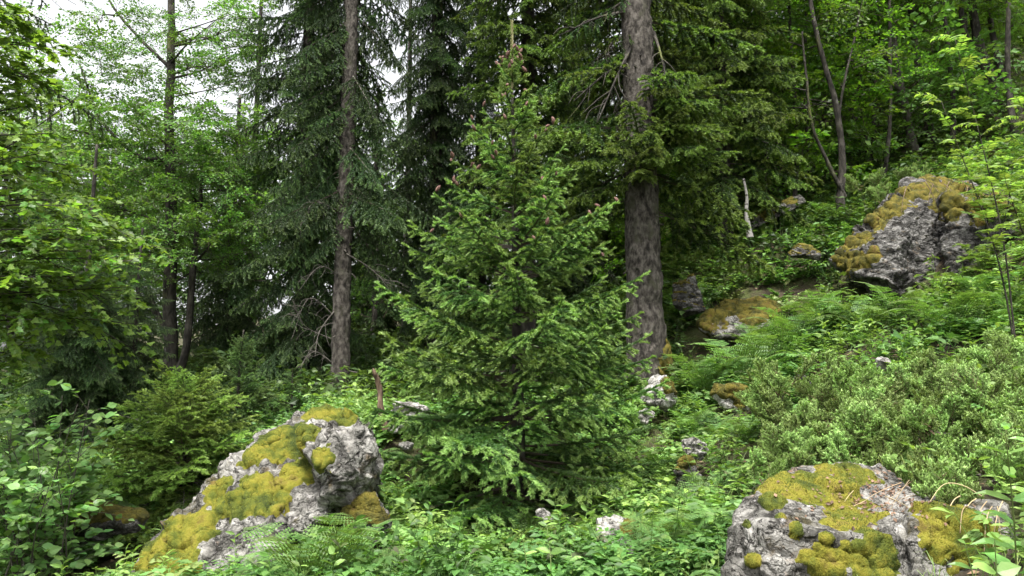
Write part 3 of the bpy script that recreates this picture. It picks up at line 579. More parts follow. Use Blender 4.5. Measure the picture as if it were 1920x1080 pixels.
LB_PALE = [leafy(f'pale_leaf_branch_{k}', 1.2, M['pale'], 430 + k, .08, 12, 11) for k in range(3)]
def broadleaf(stems, label, blobs, meshes, seed, mat='bark_dark', cat='tree', name='broadleaf_tree', limbs=14, group=None, sc=(.7, 1.2), limb_r=.03):
    """stems: list of (path points, r0, r1); blobs: (centre, radii, count) where leafy branches grow"""
    rng = np.random.default_rng(seed); base = np.array(stems[0][0][0], float); base = np.array([base[0], base[1], min(base[2], float(gz(base[0], base[1])[0])) - .05])
    t = thing(name, base, label, cat, group); allp = []
    for k, (pts, r0, r1) in enumerate(stems):
        p = spline(pts, 36); p[:, :2] += .02 * fbm(np.stack([p[:, 2] * 1.3, p[:, 2] * 0 + k, p[:, 2] * 0 + seed], -1), 2, seed)[:, None]
        obj('trunk', trunk_mesh('trunk', p, r0, r1, M[mat], base, 12, .35 if k == 0 else .1, .35, .12, seed + k), t); allp.append(p)
    allp = np.concatenate(allp); tips = []
    for (c, rad, n) in blobs:
        c = np.array(c); rad = np.array(rad)
        q = unit(rng.normal(size=(n, 3))) * rng.random((n, 1)) ** .45; q = c + q * rad
        for w in q:
            k = np.argmin(((allp - w) * [1, 1, 1.4]).__pow__(2).sum(-1)); o = allp[k]; d = w - o; a = math.atan2(d[1], d[0]) + rng.normal(0, .6)
            me = meshes[int(rng.integers(len(meshes)))]; s = rng.uniform(*sc)
            obj('leafy_branch', me, t, M=Matrix.Translation(Vector(w - base)) @ Matrix.Rotation(a, 4, 'Z') @ Matrix.Rotation(-rng.normal(.1, .35), 4, 'Y') @ Matrix.Rotation(rng.normal(0, .4), 4, 'X') @ Matrix.Diagonal((s, s, s, 1)))
            tips.append((o, w))
    if tips:
        for k in rng.choice(len(tips), min(limbs, len(tips)), replace=False):
            o, w = tips[k]; o2 = o - [0, 0, min(.5, .3 * np.linalg.norm(w - o))]; bare_branch(t, base, [o2, o2 * .5 + w * .5 + [0, 0, .06] + rng.normal(0, .08, 3), w], limb_r * rng.uniform(.5, 1), M[mat], 'limb', 5, seed * 50 + int(k))
    return t, base
G = lambda px, py, D: (lambda q: np.array([q[0], q[1], float(gz(q[0], q[1])[0]) - .05]))(P(px, py, D))
# tall leafy tree on the left, several stems
D = 15
broadleaf([([G(325, 730, D), P(318, 560, D), P(322, 380, D), P(318, 200, D), P(322, 0, D), P(325, -160, D)], .145, .05), ([G(325, 730, D), P(352, 640, D - .2), P(358, 520, D - .2), P(372, 420, D), P(380, 330, D)], .09, .04),
           ([P(318, 640, D), P(290, 580, D), P(280, 540, D)], .08, .05), ([P(318, 300, D), P(255, 290, D), P(190, 225, D), P(150, 120, D)], .05, .015), ([P(320, 130, D), P(260, 70, D), P(210, 10, D), P(180, -60, D)], .04, .015)],
          'tall multi-stemmed leafy tree with dark mottled trunk against the white sky', [(P(330, 300, D), (1.4, 1.3, 1.2), 170), (P(330, 450, D), (1.7, 1.4, 1.0), 150), (P(270, 80, D), (2.1, 1.3, 1.5), 125), (P(400, 90, D), (1.0, 1, 1.2), 40), (P(180, 290, D), (1.3, 1.2, 1.4), 80),
           (P(420, 320, D), (.9, 1, .9), 50), (P(210, 450, D + .5), (1.2, 1, .9), 50)], LB_BEECH, 71, limbs=34, limb_r=.035)
# hillside trees on the right
broadleaf([([G(1592, 440, 16), P(1575, 380, 16), P(1580, 300, 16), P(1568, 200, 16), P(1540, 100, 16), P(1510, -40, 16)], .10, .04), ([P(1585, 370, 16), P(1545, 290, 15.9), P(1520, 220, 15.8), P(1505, 60, 15.8)], .05, .02), ([P(1578, 310, 16), P(1575, 200, 16.1), P(1600, 80, 16.2), P(1625, -40, 16.2)], .035, .015)],
          'slender forked tree with dark curved stems on the slope left of the crag', [(P(1520, 60, 16.4), (1.4, 1.3, 1.0), 26), (P(1600, 110, 16.6), (1.1, 1.2, 1.1), 24), (P(1480, 200, 17), (1.0, 1, .8), 18)], LB_LIME, 72, limbs=12)
broadleaf([([G(1722, 320, 19), P(1712, 270, 19), P(1690, 170, 19), P(1672, 60, 19), P(1655, -60, 19)], .13, .07), ([P(1690, 170, 19), P(1640, 130, 19), P(1590, 60, 19), P(1560, -30, 19)], .05, .025)],
          'leaning tree with pale blotched trunk directly above the crag', [(P(1650, 30, 19), (1.8, 1.6, 1.2), 34), (P(1700, 200, 20), (1.4, 1.4, 1), 20)], LB_LIME, 73, mat='bark_grey', limbs=12)
broadleaf([([G(1750, 310, 19.5), P(1742, 240, 19.5), P(1722, 130, 19.5), P(1708, 20, 19.5), P(1700, -60, 19.5)], .12, .07)], 'dark straight tree right behind the leaning blotched trunk', [(P(1760, 20, 20), (1.5, 1.5, 1.1), 26)], LB_LIME, 74, limbs=8)
broadleaf([([G(1870, 220, 20), P(1860, 160, 20), P(1835, 80, 20), P(1815, -40, 20)], .18, .10), ([G(1880, 222, 20), P(1880, 150, 20.1), P(1860, 60, 20.2), P(1850, -40, 20.2)], .10, .06), ([P(1845, 110, 20), P(1808, 60, 19.8), P(1800, -40, 19.7)], .09, .06)],
          'thick multi-stemmed dark tree at the upper right edge of the wood', [(P(1880, 10, 20.5), (1.7, 1.6, 1.2), 30), (P(1780, 0, 20.5), (1.4, 1.5, 1.0), 18)], LB_FAR, 75, limbs=8)
broadleaf([([P(1406, 445, 15), P(1399, 400, 15), P(1400, 370, 15), P(1394, 335, 15)], .05, .02)], 'short white birch snag standing beside the slanted slab', [], LB_LIME, 76, mat='birch', limbs=0, name='birch_snag', cat='tree stump')
slim = [(1488, 400, 17.5, 1478, 0, .06, 'thin dark stem left of the forked tree'), (1525, 380, 18.5, 1512, -20, .05, 'second thin dark stem left of the forked tree'), (1652, 350, 17.5, 1668, -10, .055, 'thin dark stem between forked tree and leaning trunk'), (1630, 320, 20, 1612, -10, .06, 'straight thin stem beside the reddish distant trunk'), (1785, 290, 18.5, 1765, -20, .07, 'dark stem right of the leaning blotched trunk'),
        (1905, 260, 18, 1890, -20, .08, 'dark stem at the upper right edge'), (1430, 440, 17.5, 1425, 60, .05, 'thin dark stem above the slanted slab'), (1330, 520, 17, 1322, 100, .06, 'dark slim stem right of the massive trunk'), (1800, 300, 21, 1810, -20, .08, 'shaded stem behind the tall feathery sapling')]
for k, (px, py, D, tx, ty, r, lab) in enumerate(slim):
    g0, e = G(px, py, D), P(tx, ty, D); broadleaf([([g0, g0 * .6 + e * .4 + [.12 * (-1) ** k, 0, 0], e, e + (e - g0) * .25], r, r * .5)], lab, [(e + [0, 0, .8], (1.6, 1.5, 1.2), 34), (e + [0, 0, 2.6], (2.0, 1.8, 1.2), 30)], LB_LIME, 170 + k, limbs=6, group='slim stems on the slope')
far = [(60, 690, 20, 30, 240, 'pale tall leafy tree in front of the sky at the upper left'), (200, 690, 23, 190, 380, 'pale leafy tree between the big-leaved branches and the multi-stemmed tree'), (440, 680, 21, 450, 330, 'pale leafy tree between the multi-stemmed tree and the dense dark spruce'), (1280, 400, 21, 1330, 150, 'lime-green tree glowing between the massive trunk and the hillside'), (1450, 300, 23, 1440, 110, 'lime-green tree behind the slender forked tree'), (1540, 260, 24, 1540, 60, 'leafy tree far up the slope behind the forked stems'), (1660, 230, 26, 1650, 80, 'leafy tree high above the crag behind the leaning trunk'),
       (1760, 150, 26, 1760, 20, 'leafy tree behind the thick multi-stemmed tree'), (1900, 120, 25, 1900, 40, 'leafy tree in the top right corner'), (1190, 560, 22, 1150, 380, 'leafy tree hidden low behind the massive trunk'), (1050, 600, 23, 1050, 420, 'leafy tree behind the right flank of the young spruce'),
       (700, 630, 23, 705, 330, 'pale green tree in the gap between slim trunk and young spruce'), (690, 640, 20, 700, 560, 'low leafy tree in the gap beside the slim grey trunk'), (480, 660, 22, 420, 420, 'leafy tree behind the tall multi-stemmed tree'), (120, 690, 22, 120, 480, 'leafy tree far behind the big-leaved branches'),
       (250, 690, 20, 240, 560, 'leafy tree behind the dark stem foot at left'), (20, 700, 18, 10, 380, 'leafy tree at the left edge behind the big-leaved branches'), (880, 620, 24, 880, 450, 'leafy tree hidden behind the left flank of the young spruce'), (1330, 440, 19, 1290, 420, 'low lime tree right of the massive trunk'),
       (1470, 350, 19, 1460, 300, 'low leafy tree above the slanted slab'), (1620, 300, 20, 1640, 230, 'low leafy tree between forked tree and leaning trunk')]
for k, (px, py, D, cx, cyy, lab) in enumerate(far):
    right = px > 1100; g0 = G(px, py, D); c = P(cx, cyy, D)
    broadleaf([([g0, (g0 + c) / 2 + [.1, 0, 0], c + [0, 0, .4], c + [0.1, 0, 1.5]], .10, .03)], lab, [(c, (2.3, 1.8, 1.9), 80), (c - [0, 0, 1.6], (2.0, 1.6, 1.2), 40)] + ([(c + [0, 0, 4.0], (2.6, 2.2, 1.6), 70)] if px > 1270 and D > 18 else []), LB_LIME if right and k % 3 != 2 else (LB_FAR if right else LB_PALE), 80 + k, limbs=7, group='background leafy trees', sc=(1.0, 1.8))  # last blob: unseen higher crown, added to shade the right-hand slope

# ------------------------------------------------------------------ individually leafed plants
def leaf_cloud(t, base, tpl, mat, pos, dirs, sizes, tag, seed, flat=.4, maxn=300, variants=4):
    """the largest leaves as leaf objects of the plant, the rest as one joined part"""
    rng = np.random.default_rng(seed); n = len(pos); up = unit(np.array([0, -.45, 1.0]) + rng.normal(0, flat, (n, 3))); R = rotmats(dirs, up, rng.normal(0, .25, n))
    px, py = proj(pos); dist = np.linalg.norm(pos - CAM, axis=1); vis = (px > -20) & (px < 1940) & (py > -20) & (py < 1100)
    order = np.argsort(-(sizes / dist) * np.where(vis, 1, .01)); big = order[:maxn]; rest = order[maxn:]
    mes = []
    for v in range(variants):
        V0 = tpl[0].copy(); V0[:, 2] += rng.normal(0, .05) * V0[:, 0] ** 2; mes.append(mesh(tag + '_leaf', V0, tpl[1], mat, np.array([rng.random(), 0, rng.random()])))
    for k in big:
        Rm = Matrix(R[k].tolist()).to_4x4(); s = float(sizes[k])
        obj('leaf', mes[k % variants], t, M=Matrix.Translation(Vector(pos[k] - base)) @ Rm @ Matrix.Diagonal((s, s, s, 1)))
    if len(rest):
        V, Fc, m = stamp(tpl, pos[rest], R[rest], sizes[rest]); T = np.repeat(np.stack([rng.random(len(rest)), np.zeros(len(rest)), rng.random(len(rest))], -1), m, 0)
        obj('foliage', mesh(tag + '_foliage', V - base, Fc, mat, T), t, kind='stuff')
def twiggy(t, base, starts, seed, mat, leaf, n_sub=8, per=7, r=.012, name='branch', droop=.12):
    """starts: list of curve points; returns leaf positions and directions"""
    rng = np.random.default_rng(seed); pos, dirs = [], []
    for c, pts in enumerate(starts):
        g = Geo(); m = spline(pts, 20); L = np.linalg.norm(m[-1] - m[0]); V, Fc = tube(m, np.linspace(r, r * .25, 20), 5); g.add(V, Fc, .5)
        for k in range(n_sub):
            f = .2 + .8 * (k + rng.random()) / n_sub; i = min(18, int(f * 19)); q = m[i]; tn = unit(m[i + 1] - m[i]); lat = unit(np.cross(tn, [0, 0, 1.0]) + 1e-6) * (1 if k % 2 else -1)
            a = rng.uniform(.5, 1.2); d = unit(tn * math.cos(a) + lat * math.sin(a) + [0, 0, rng.normal(0, .25)]); l = L * .38 * (1.15 - .7 * f) * rng.uniform(.6, 1.2)
            s = spline([q, q + d * l * .5 + [0, 0, .02], q + d * l + [0, 0, -droop * l]], 8); V, Fc = tube(s, np.linspace(r * .4, r * .15, 8), 3); g.add(V, Fc, .5)
            for w in range(per):
                ff = .15 + .85 * (w + rng.random()) / per; pos.append(s[min(7, int(ff * 7.99))]); dd = d * .6 + unit(np.cross(d, [0, 0, 1.0])) * (1 if w % 2 else -1) * rng.uniform(.4, 1) + [0, 0, rng.normal(-.2, .2)]; dirs.append(dd)
        V, Fc, _ = g.arr(); obj(name, mesh(name, V - base, Fc, M[mat], smooth=True), t)
    return np.array(pos), np.array(dirs)
# big-leaved tree entering at the left
base = G(-260, 900, 6.4); t = thing('maple_tree', base, 'big-leaved maple reaching in from the left edge with bright lobed leaves', 'tree')
tp = spline([base, P(-230, 600, 6.4), P(-210, 250, 6.5), P(-200, -100, 6.6)], 30); obj('trunk', trunk_mesh('maple_trunk', tp, .11, .05, M['bark_dark'], base, 12, .3, .3, .1, 4), t)
rng = np.random.default_rng(91); st = []
for (x, y, D) in [(60, 180, 6.6), (110, 160, 7.2), (90, 250, 6.2), (50, 330, 6.0), (180, 380, 6.6), (140, 330, 7.2), (230, 450, 6.8), (260, 490, 6.6), (120, 430, 6.0), (70, 520, 5.8), (190, 520, 6.6), (150, 470, 6.3), (60, 600, 6.2), (160, 600, 7.0), (240, 560, 7.2), (40, 440, 6.8), (30, 90, 6.3), (20, 260, 7.0), (280, 610, 7.6), (90, 660, 7.2), (20, 540, 6.6), (200, 420, 7.4), (60, 40, 6.8), (20, 10, 6.4), (110, 90, 7.0)]:
    e = P(x, y, D); s = tp[int(np.argmin(np.abs(tp[:, 2] - (e[2] - .25))))]; st.append([s, s * .45 + e * .55 + [0, 0, .12], e])
st += [[a, b + rng.normal(0, .12, 3), c + rng.normal(0, .22, 3)] for a, b, c in st]
pos, dirs = twiggy(t, base, st, 92, 'bark_dark', .1, 13, 12, .012)
leaf_cloud(t, base, LEAF_LOBED, M['maple'], pos, dirs, rng.uniform(.05, .09, len(pos)), 'maple', 93)
# low round-leaved shrub
base = G(70, 1010, 6.6); t = thing('leafy_shrub', base, 'low shrub with dull green oval leaves and bare stems at lower left', 'shrub')
st = []
rng = np.random.default_rng(94)
for k in range(34):
    e = P(rng.uniform(-60, 175), rng.uniform(730, 930), rng.uniform(5.9, 7.0)); s = base + [rng.normal(0, .15), rng.normal(0, .15), 0]; mid = s * .5 + e * .5 + [rng.normal(0, .05), 0, .10]
    st.append([s, mid, e])
pos, dirs = twiggy(t, base, st, 95, 'bark_grey', .07, 8, 9, .009, 'stem')
leaf_cloud(t, base, LEAF_ROUND, M['shrub'], pos, dirs, rng.uniform(.06, .105, len(pos)), 'shrub', 96)
# pinnate sapling upper right
def pinnate(name, L, mat, seed, pairs=6, leaf=.07):
    rng = np.random.default_rng(seed); r = spline([[0, 0, 0], [L * .5, 0, .08 * L], [L, 0, -.06 * L]], 10); g = Geo(); V, Fc = tube(r, np.linspace(.0025, .0012, 10), 3); g.add(V, Fc, (.5, .4, .5)); pos, d = [], []
    for k in range(pairs):
        q = r[min(9, int((.25 + .7 * k / pairs) * 9.99))]
        for sd in (-1, 1): pos.append(q); d.append([.45, sd, -.12])
    pos.append(r[-1]); d.append([1, 0, -.1]); pos, d = np.array(pos), np.array(d); n = len(pos)
    V, Fc, m = stamp(LEAF_LANCE, pos, rotmats(d, unit(np.array([0, 0, 1.]) + rng.normal(0, .2, (n, 3))), rng.normal(0, .2, n)), leaf * rng.uniform(.8, 1.2, n)); g.add(V, Fc, np.repeat(np.stack([rng.random(n), np.zeros(n), rng.random(n)], -1), m, 0))
    return g.mesh(name, mat)
PIN = [pinnate(f'pinnate_leaf_{k}', .24, M['rowan'], 500 + k, 6, .09) for k in range(3)]
def sapling(base, tips, label, seed, n=26, meshes=PIN, sc=(.7, 1.2), rr=.014):
    rng = np.random.default_rng(seed); t = thing('sapling', base, label, 'sapling'); 
    for tip in tips:
        s = spline([base, base * .6 + tip * .4 + [.1, 0, .1], tip], 24); V, Fc = tube(s, np.linspace(rr, .004, 24), 6); obj('stem', mesh('stem', V - base, Fc, M['bark_dark'], smooth=True), t)
        for k in range(n):
            f = .45 + .55 * (k + rng.random()) / n; q = s[min(23, int(f * 23.99))]; a = k * 2.4 + rng.normal(0, .4); sz = rng.uniform(*sc)
            obj('compound_leaf', meshes[k % len(meshes)], t, M=Matrix.Translation(Vector(q - base)) @ Matrix.Rotation(a, 4, 'Z') @ Matrix.Rotation(-rng.uniform(.0, .6), 4, 'Y') @ Matrix.Diagonal((sz, sz, sz, 1)))
sapling(G(1905, 640, 8.6), [P(1790, 70, 8.4), P(1765, 190, 8.2)], 'tall sapling with pale green feathery leaves in front of the upper right wood', 97)
sapling(G(1930, 560, 9.6), [P(1915, 200, 9.6), P(1885, 340, 9.0)], 'sapling with yellowish feathery leaves at the right edge', 98)
sapling(G(1860, 480, 11.5), [P(1850, 340, 11.4), P(1800, 300, 11.5), P(1900, 300, 11)], 'short feathery sapling growing beside the top of the crag', 99, 18)

# ------------------------------------------------------------------ rocks
ROCKS = []            # footprints kept free of undergrowth
def hull(pts):
    bm = bmesh.new(); [bm.verts.new([float(c) for c in p]) for p in pts]; r = bmesh.ops.convex_hull(bm, input=bm.verts)
    bmesh.ops.delete(bm, geom=list({g for g in r['geom_interior'] + r['geom_unused'] if isinstance(g, bmesh.types.BMVert)}), context='VERTS')
    bmesh.ops.triangulate(bm, faces=bm.faces); bm.verts.index_update()
    V = np.array([v.co[:] for v in bm.verts]); Fc = np.array([[v.index for v in f.verts] for f in bm.faces]); bm.free(); return V, Fc
def lump(c, rad, seed, n=16):
    rng = np.random.default_rng(seed); return list(np.array(c) + unit(rng.normal(size=(n, 3))) * np.array(rad) * rng.uniform(.85, 1.1, (n, 1)))
def vnormals(V, Fc):
    fn = np.cross(V[Fc[:, 1]] - V[Fc[:, 0]], V[Fc[:, 2]] - V[Fc[:, 0]]); N = np.zeros_like(V)
    for k in range(3): np.add.at(N, Fc[:, k], fn)
    return unit(N)
def rock(hulls, label, voxel, seed, mat='rock', amp=1.0, moss=(), top_moss=None, name='boulder', cat='rock', group=None, strata=(.3, .2, 1), moss_mat='moss', mth=.024, fuzz=1.0, freq=1.0, foot=True):
    g = Geo()
    for h in hulls: V, Fc = hull(h); g.add(V, Fc, 0)
    V, Fc, _ = g.arr(); tmp = bpy.data.objects.new('tmp', mesh('tmp', V, Fc, M[mat])); COL.objects.link(tmp)
    md = tmp.modifiers.new('r', 'REMESH'); md.mode = 'VOXEL'; md.voxel_size = voxel; sm = tmp.modifiers.new('s', 'SMOOTH'); sm.iterations = 2
    tr = tmp.modifiers.new('t', 'TRIANGULATE'); dg = bpy.context.evaluated_depsgraph_get(); ev = tmp.evaluated_get(dg); me = ev.to_mesh()
    V = np.zeros(len(me.vertices) * 3); me.vertices.foreach_get('co', V); V = V.reshape(-1, 3).copy(); Fc = np.zeros(len(me.polygons) * 3, int); me.polygons.foreach_get('vertices', Fc); Fc = Fc.reshape(-1, 3).copy()
    ev.to_mesh_clear(); bpy.data.objects.remove(tmp, do_unlink=True)
    N = vnormals(V, Fc); st = unit(np.array(strata, float)); q = V + .15 * np.stack([noise(V * 2.2 * freq, seed + k) for k in (40, 41, 42)], -1) / freq
    lay = (V + .25 * (q - V)) @ st * 4.2 * freq + .5 * noise(V * 1.1 * freq, seed + 50)
    def facets(q, f, sd):
        rg = np.random.default_rng(sd); lo, hi = q.min(0), q.max(0); nc = int(np.clip(np.prod((hi - lo) * f + 1) * 1.2, 12, 260)); c = rg.uniform(lo, hi, (nc, 3)); dr = rg.normal(0, .5, (nc, 3)); of = rg.normal(0, .35, nc); r = np.zeros(len(q))
        for k in range(0, len(q), 4000):
            d2 = ((q[k:k + 4000, None] - c[None]) ** 2).sum(-1); w = d2.argmin(1); r[k:k + 4000] = ((q[k:k + 4000] - c[w]) * dr[w]).sum(-1) * f + of[w]
        return r
    q2 = q * np.array([1, 1, 1.5])
    saw = lay % 1; disp = .036 * facets(q2, 2.2 * freq, seed) + .016 * facets(q2, 6 * freq, seed + 1) + .03 * fbm(V * 1.7 * freq, 3, seed) + .05 * (np.minimum(saw / .85, (1 - saw) / .15) - .5) + .016 * ridged(q * 4.5 * freq, 3, seed + 5) + .011 * fbm(V * 12 * freq, 3, seed + 9)
    pit = noise(V * 10 * freq, seed + 12); disp = disp - .02 * sstep(.55, .8, pit)
    crack = np.abs(noise(q * 2.6 * freq, seed + 20)); disp = disp - .045 * (1 - sstep(0, .05, crack))
    V2 = V + N * (disp * amp / freq)[:, None]; N2 = vnormals(V2, Fc)
    base = np.array([V2[:, 0].mean(), V2[:, 1].mean(), V2[:, 2].min()])
    ctr = V2.mean(0); ext = np.ptp(V2, axis=0)
    if foot: ROCKS.append((V2[:, :2].copy()[::17], voxel))
    rk = obj(name, mesh(name, V2 - base, Fc, M[mat], smooth=True), loc=base, label=label, cat=cat, group=group)
    if len(moss) or top_moss is not None:
        m = np.full(len(V2), -1.0); px, py = proj(V2); fc = ((CAM - V2) * N2).sum(-1) > 0; dist = np.linalg.norm(V2 - CAM, axis=1)
        for (mx, my, mr) in moss:
            d2 = np.where(fc, (px - mx) ** 2 + (py - my) ** 2, 1e9); near = np.argsort(d2)[:12]; c = V2[near[np.argmin(dist[near])]]
            R3 = mr * np.linalg.norm(c - CAM) / F; m = np.maximum(m, 1 - np.linalg.norm((V2 - c), axis=1) / R3)
        if top_moss is not None: m = np.maximum(m, (N2[:, 2] - top_moss) * 1.6 + .5 * fbm(V2 * 2.5 * freq, 3, seed + 77))
        m = m + .45 * fbm(V2 * 3.5 * freq, 4, seed + 30) + .22 * noise(V2 * 17, seed + 34) - .08 - .15 * sstep(.3, -.3, N2[:, 2])
        keep = (m[Fc] > -.03).any(1); ids = np.unique(Fc[keep]); rm = np.full(len(V2), -1); rm[ids] = np.arange(len(ids)); Vm = V2[ids]; Nm = N2[ids]; mm = m[ids]
        if len(ids) > 20:
            off = mth * sstep(-.05, .35, mm) * (1 + .3 * noise(Vm * 5, seed + 3) + .2 * noise(Vm * 20, seed + 4)) - .012 * (mm < 0)
            Vm2 = Vm + Nm * off[:, None] + np.array([0, 0, .25]) * (off * .5)[:, None]; Fm = rm[Fc[keep]]
            mo = obj('moss', mesh('moss', Vm2 - base, Fm, M[moss_mat], smooth=True), rk)
            ar = np.linalg.norm(np.cross(Vm2[Fm[:, 1]] - Vm2[Fm[:, 0]], Vm2[Fm[:, 2]] - Vm2[Fm[:, 0]]), axis=1) / 2 * (mm[Fm].min(1) > .02); rng = np.random.default_rng(seed)
            nf = int(min(22000, ar.sum() * 14000 * fuzz)); 
            if nf > 50:
                f = rng.choice(len(Fm), nf, p=ar / ar.sum()); bc = rng.dirichlet((1, 1, 1), nf); p = (Vm2[Fm[f]] * bc[..., None]).sum(1); nn = vnormals(Vm2, Fm)[Fm[f, 0]]
                d = unit(nn + rng.normal(0, .5, (nf, 3)) + [0, 0, .3]); l = rng.uniform(.004, .011, nf)[:, None]; w = unit(np.cross(d, rng.normal(size=(nf, 3)))) * .0028
                T3 = np.stack([p - w - nn * .004, p + w - nn * .004, p + d * l], 1).reshape(-1, 3); pat = np.clip(.5 + .7 * fbm(p * 4, 3, seed + 55), 0, 1)
                obj('moss_shoots', mesh('moss_shoots', T3 - base, np.arange(nf * 3).reshape(-1, 3), M['mossfuzz' if moss_mat == 'moss' else 'mossdark'], np.repeat(np.stack([pat, np.zeros(nf), rng.random(nf)], -1), 3, 0)), mo, kind='stuff')
    return rk, V2
LP = lambda *l: [P(*q) for q in l]
# left outcrop
rock([LP((560, 800, 6.9), (600, 800, 6.6), (680, 805, 6.7), (706, 850, 6.7), (700, 900, 6.7), (655, 945, 6.6), (600, 960, 6.5), (590, 870, 6.3), (640, 900, 6.35), (570, 790, 8.0), (690, 800, 8.0), (700, 930, 8.0), (560, 950, 7.8)),
      LP((420, 880, 7.0), (480, 815, 7.2), (560, 785, 7.3), (620, 800, 7.2), (620, 970, 6.4), (560, 1000, 6.3), (500, 1010, 6.2), (400, 1010, 6.5), (400, 1000, 7.8), (540, 800, 8.2), (640, 960, 7.6)),
      LP((250, 1085, 6.3), (300, 1005, 6.6), (400, 910, 6.9), (470, 880, 6.9), (530, 960, 6.3), (540, 1060, 6.0), (480, 1130, 5.9), (330, 1170, 5.9), (235, 1150, 6.1), (260, 1100, 7.2), (430, 920, 7.8), (560, 1050, 7.2)),
      LP((538, 800, 7.3), (565, 768, 7.5), (640, 764, 7.5), (676, 795, 7.3), (670, 808, 7.2), (560, 806, 7.1), (545, 790, 8.1), (660, 785, 8.1))],
     'long pale outcrop cushioned with yellow-green moss beside the ferns at lower left', .02, 3, 'rock', 1.0,
     moss=[(530, 830, 55), (480, 850, 30), (575, 815, 40), (600, 775, 45), (640, 785, 32), (500, 925, 52), (545, 890, 38), (590, 860, 35), (420, 950, 40), (380, 975, 48), (330, 1000, 50), (300, 1035, 60), (340, 1050, 50), (410, 925, 34), (470, 895, 22), (280, 1060, 40)], strata=(.6, -.2, .7), mth=.03)
# right boulder
rock([LP((1375, 965, 4.75), (1420, 915, 5.0), (1480, 875, 5.35), (1560, 862, 5.6), (1650, 868, 5.7), (1730, 930, 5.2), (1740, 985, 4.75), (1690, 1000, 4.5), (1560, 1010, 4.35), (1440, 985, 4.4), (1365, 1060, 4.6), (1362, 1150, 4.6), (1440, 1160, 4.3), (1600, 1170, 4.25), (1740, 1150, 4.4), (1640, 900, 6.2), (1400, 1000, 5.8)),
      LP((1690, 925, 5.1), (1790, 928, 5.0), (1880, 948, 4.8), (1900, 1000, 4.5), (1880, 1120, 4.4), (1720, 1120, 4.3), (1710, 985, 4.45), (1900, 990, 5.6), (1740, 935, 5.8))],
     'large pale boulder with golden moss cap and round moss cushions at lower right', .016, 12, 'rock', .62,
     moss=[(1540, 900, 70), (1480, 915, 50), (1600, 890, 40), (1590, 960, 62), (1560, 935, 48), (1420, 950, 24), (1400, 985, 18), (1445, 940, 22), (1495, 985, 15), (1492, 1003, 17), (1552, 1005, 15), (1465, 965, 12), (1537, 1032, 10), (1405, 1055, 18), (1550, 1065, 44), (1660, 1045, 40), (1650, 1075, 46), (1790, 975, 70), (1840, 985, 45), (1750, 960, 35), (1590, 1030, 10)], strata=(.2, .5, .8), mth=.024, fuzz=1.3)
# crag
rock([LP((1590, 530, 12.6), (1600, 450, 13), (1650, 400, 12.9), (1700, 362, 13.1), (1800, 372, 13.2), (1825, 430, 12.9), (1800, 520, 12.4), (1740, 572, 12.1), (1645, 545, 12.2), (1650, 480, 12.1), (1700, 400, 12.6), (1640, 440, 15), (1820, 400, 15), (1700, 560, 15)),
      LP((1560, 490, 13.0), (1600, 430, 12.9), (1650, 395, 12.9), (1640, 490, 12.7), (1585, 515, 12.8), (1660, 500, 14)), LP((1770, 368, 12.3), (1870, 372, 11.9), (1905, 430, 11.5), (1840, 520, 11.5), (1780, 545, 11.6), (1890, 400, 13.5), (1790, 385, 13.5)), LP((1640, 400, 13.3), (1700, 345, 13.6), (1790, 335, 13.6), (1880, 360, 13.4), (1900, 420, 13), (1850, 400, 12.8), (1740, 380, 12.9), (1660, 430, 12.9), (1800, 350, 15), (1680, 380, 15))],
     'jagged grey crag with mossy brow jutting from the slope at right', .035, 21, 'rock_grey', 1.5, moss=[(1610, 450, 42), (1595, 485, 36), (1625, 480, 26), (1680, 388, 30), (1760, 362, 46), (1800, 385, 34), (1780, 400, 22), (1640, 420, 26), (1720, 355, 40), (1790, 350, 50), (1860, 375, 34), (1840, 385, 30)], strata=(.5, .1, .7), mth=.03, fuzz=.3, moss_mat='moss_dark')
# rounded mossy slab behind the massive trunk
rock([LP((1308, 615, 12.4), (1335, 585, 12.6), (1380, 566, 12.8), (1440, 566, 12.8), (1465, 590, 12.5), (1440, 610, 12.2), (1390, 632, 12.1), (1350, 630, 12.2), (1440, 590, 14), (1340, 600, 14), (1380, 660, 12.8))], 'flat-topped rock under a brown-green moss cap right of the massive trunk', .03, 31, 'rock', 1.0, moss=[(1390, 572, 60), (1440, 575, 40), (1340, 590, 40), (1420, 580, 40)], moss_mat='moss_dark', mth=.05, fuzz=.5)
FACES = [(1395, 600, 50, 12.1), (1690, 500, 45, 12.0)]
def small(px, py, rx, ry, D, label, seed, mat='rock_pale', top=None, moss=(), vox=None, **kw):
    rx, ry = rx * 1.15, ry * 1.15; FACES.append((px, py, rx, D))
    c = P(px, py, D); a, b = px2m(rx, D), px2m(ry, D)
    return rock([lump(c, (a, min(a, b) * 1.1, b), seed)], label, vox or max(.012, a / 22), seed, mat, kw.pop('amp', .8), moss, top, freq=kw.pop('freq', 2.0), **kw)
small(1232, 742, 34, 36, 10.4, 'pale pointed rock at the foot of the massive trunk', 33, moss=[(1262, 715, 26)], moss_mat='moss_dark')
small(1212, 780, 17, 15, 10.2, 'small pale rock just below the pointed rock by the massive trunk', 34)
small(1372, 750, 42, 27, 10, 'pale rock with ginger moss cap among the ferns below the mossy slab', 35, moss=[(1350, 732, 26), (1390, 732, 30)], moss_mat='moss_dark')
small(1305, 840, 26, 22, 8.1, 'small white rock in the herbs between young spruce and juniper', 36)
small(1285, 885, 26, 26, 7.9, 'brownish rock below the small white rock in the herbs', 37, 'rock_grey', moss=[(1275, 865, 20)], moss_mat='moss_dark')
small(1155, 1015, 40, 46, 6.3, 'upright pale stone in the herbs in front of the young spruce', 38, moss=[(1185, 985, 20)], moss_mat='moss_dark')
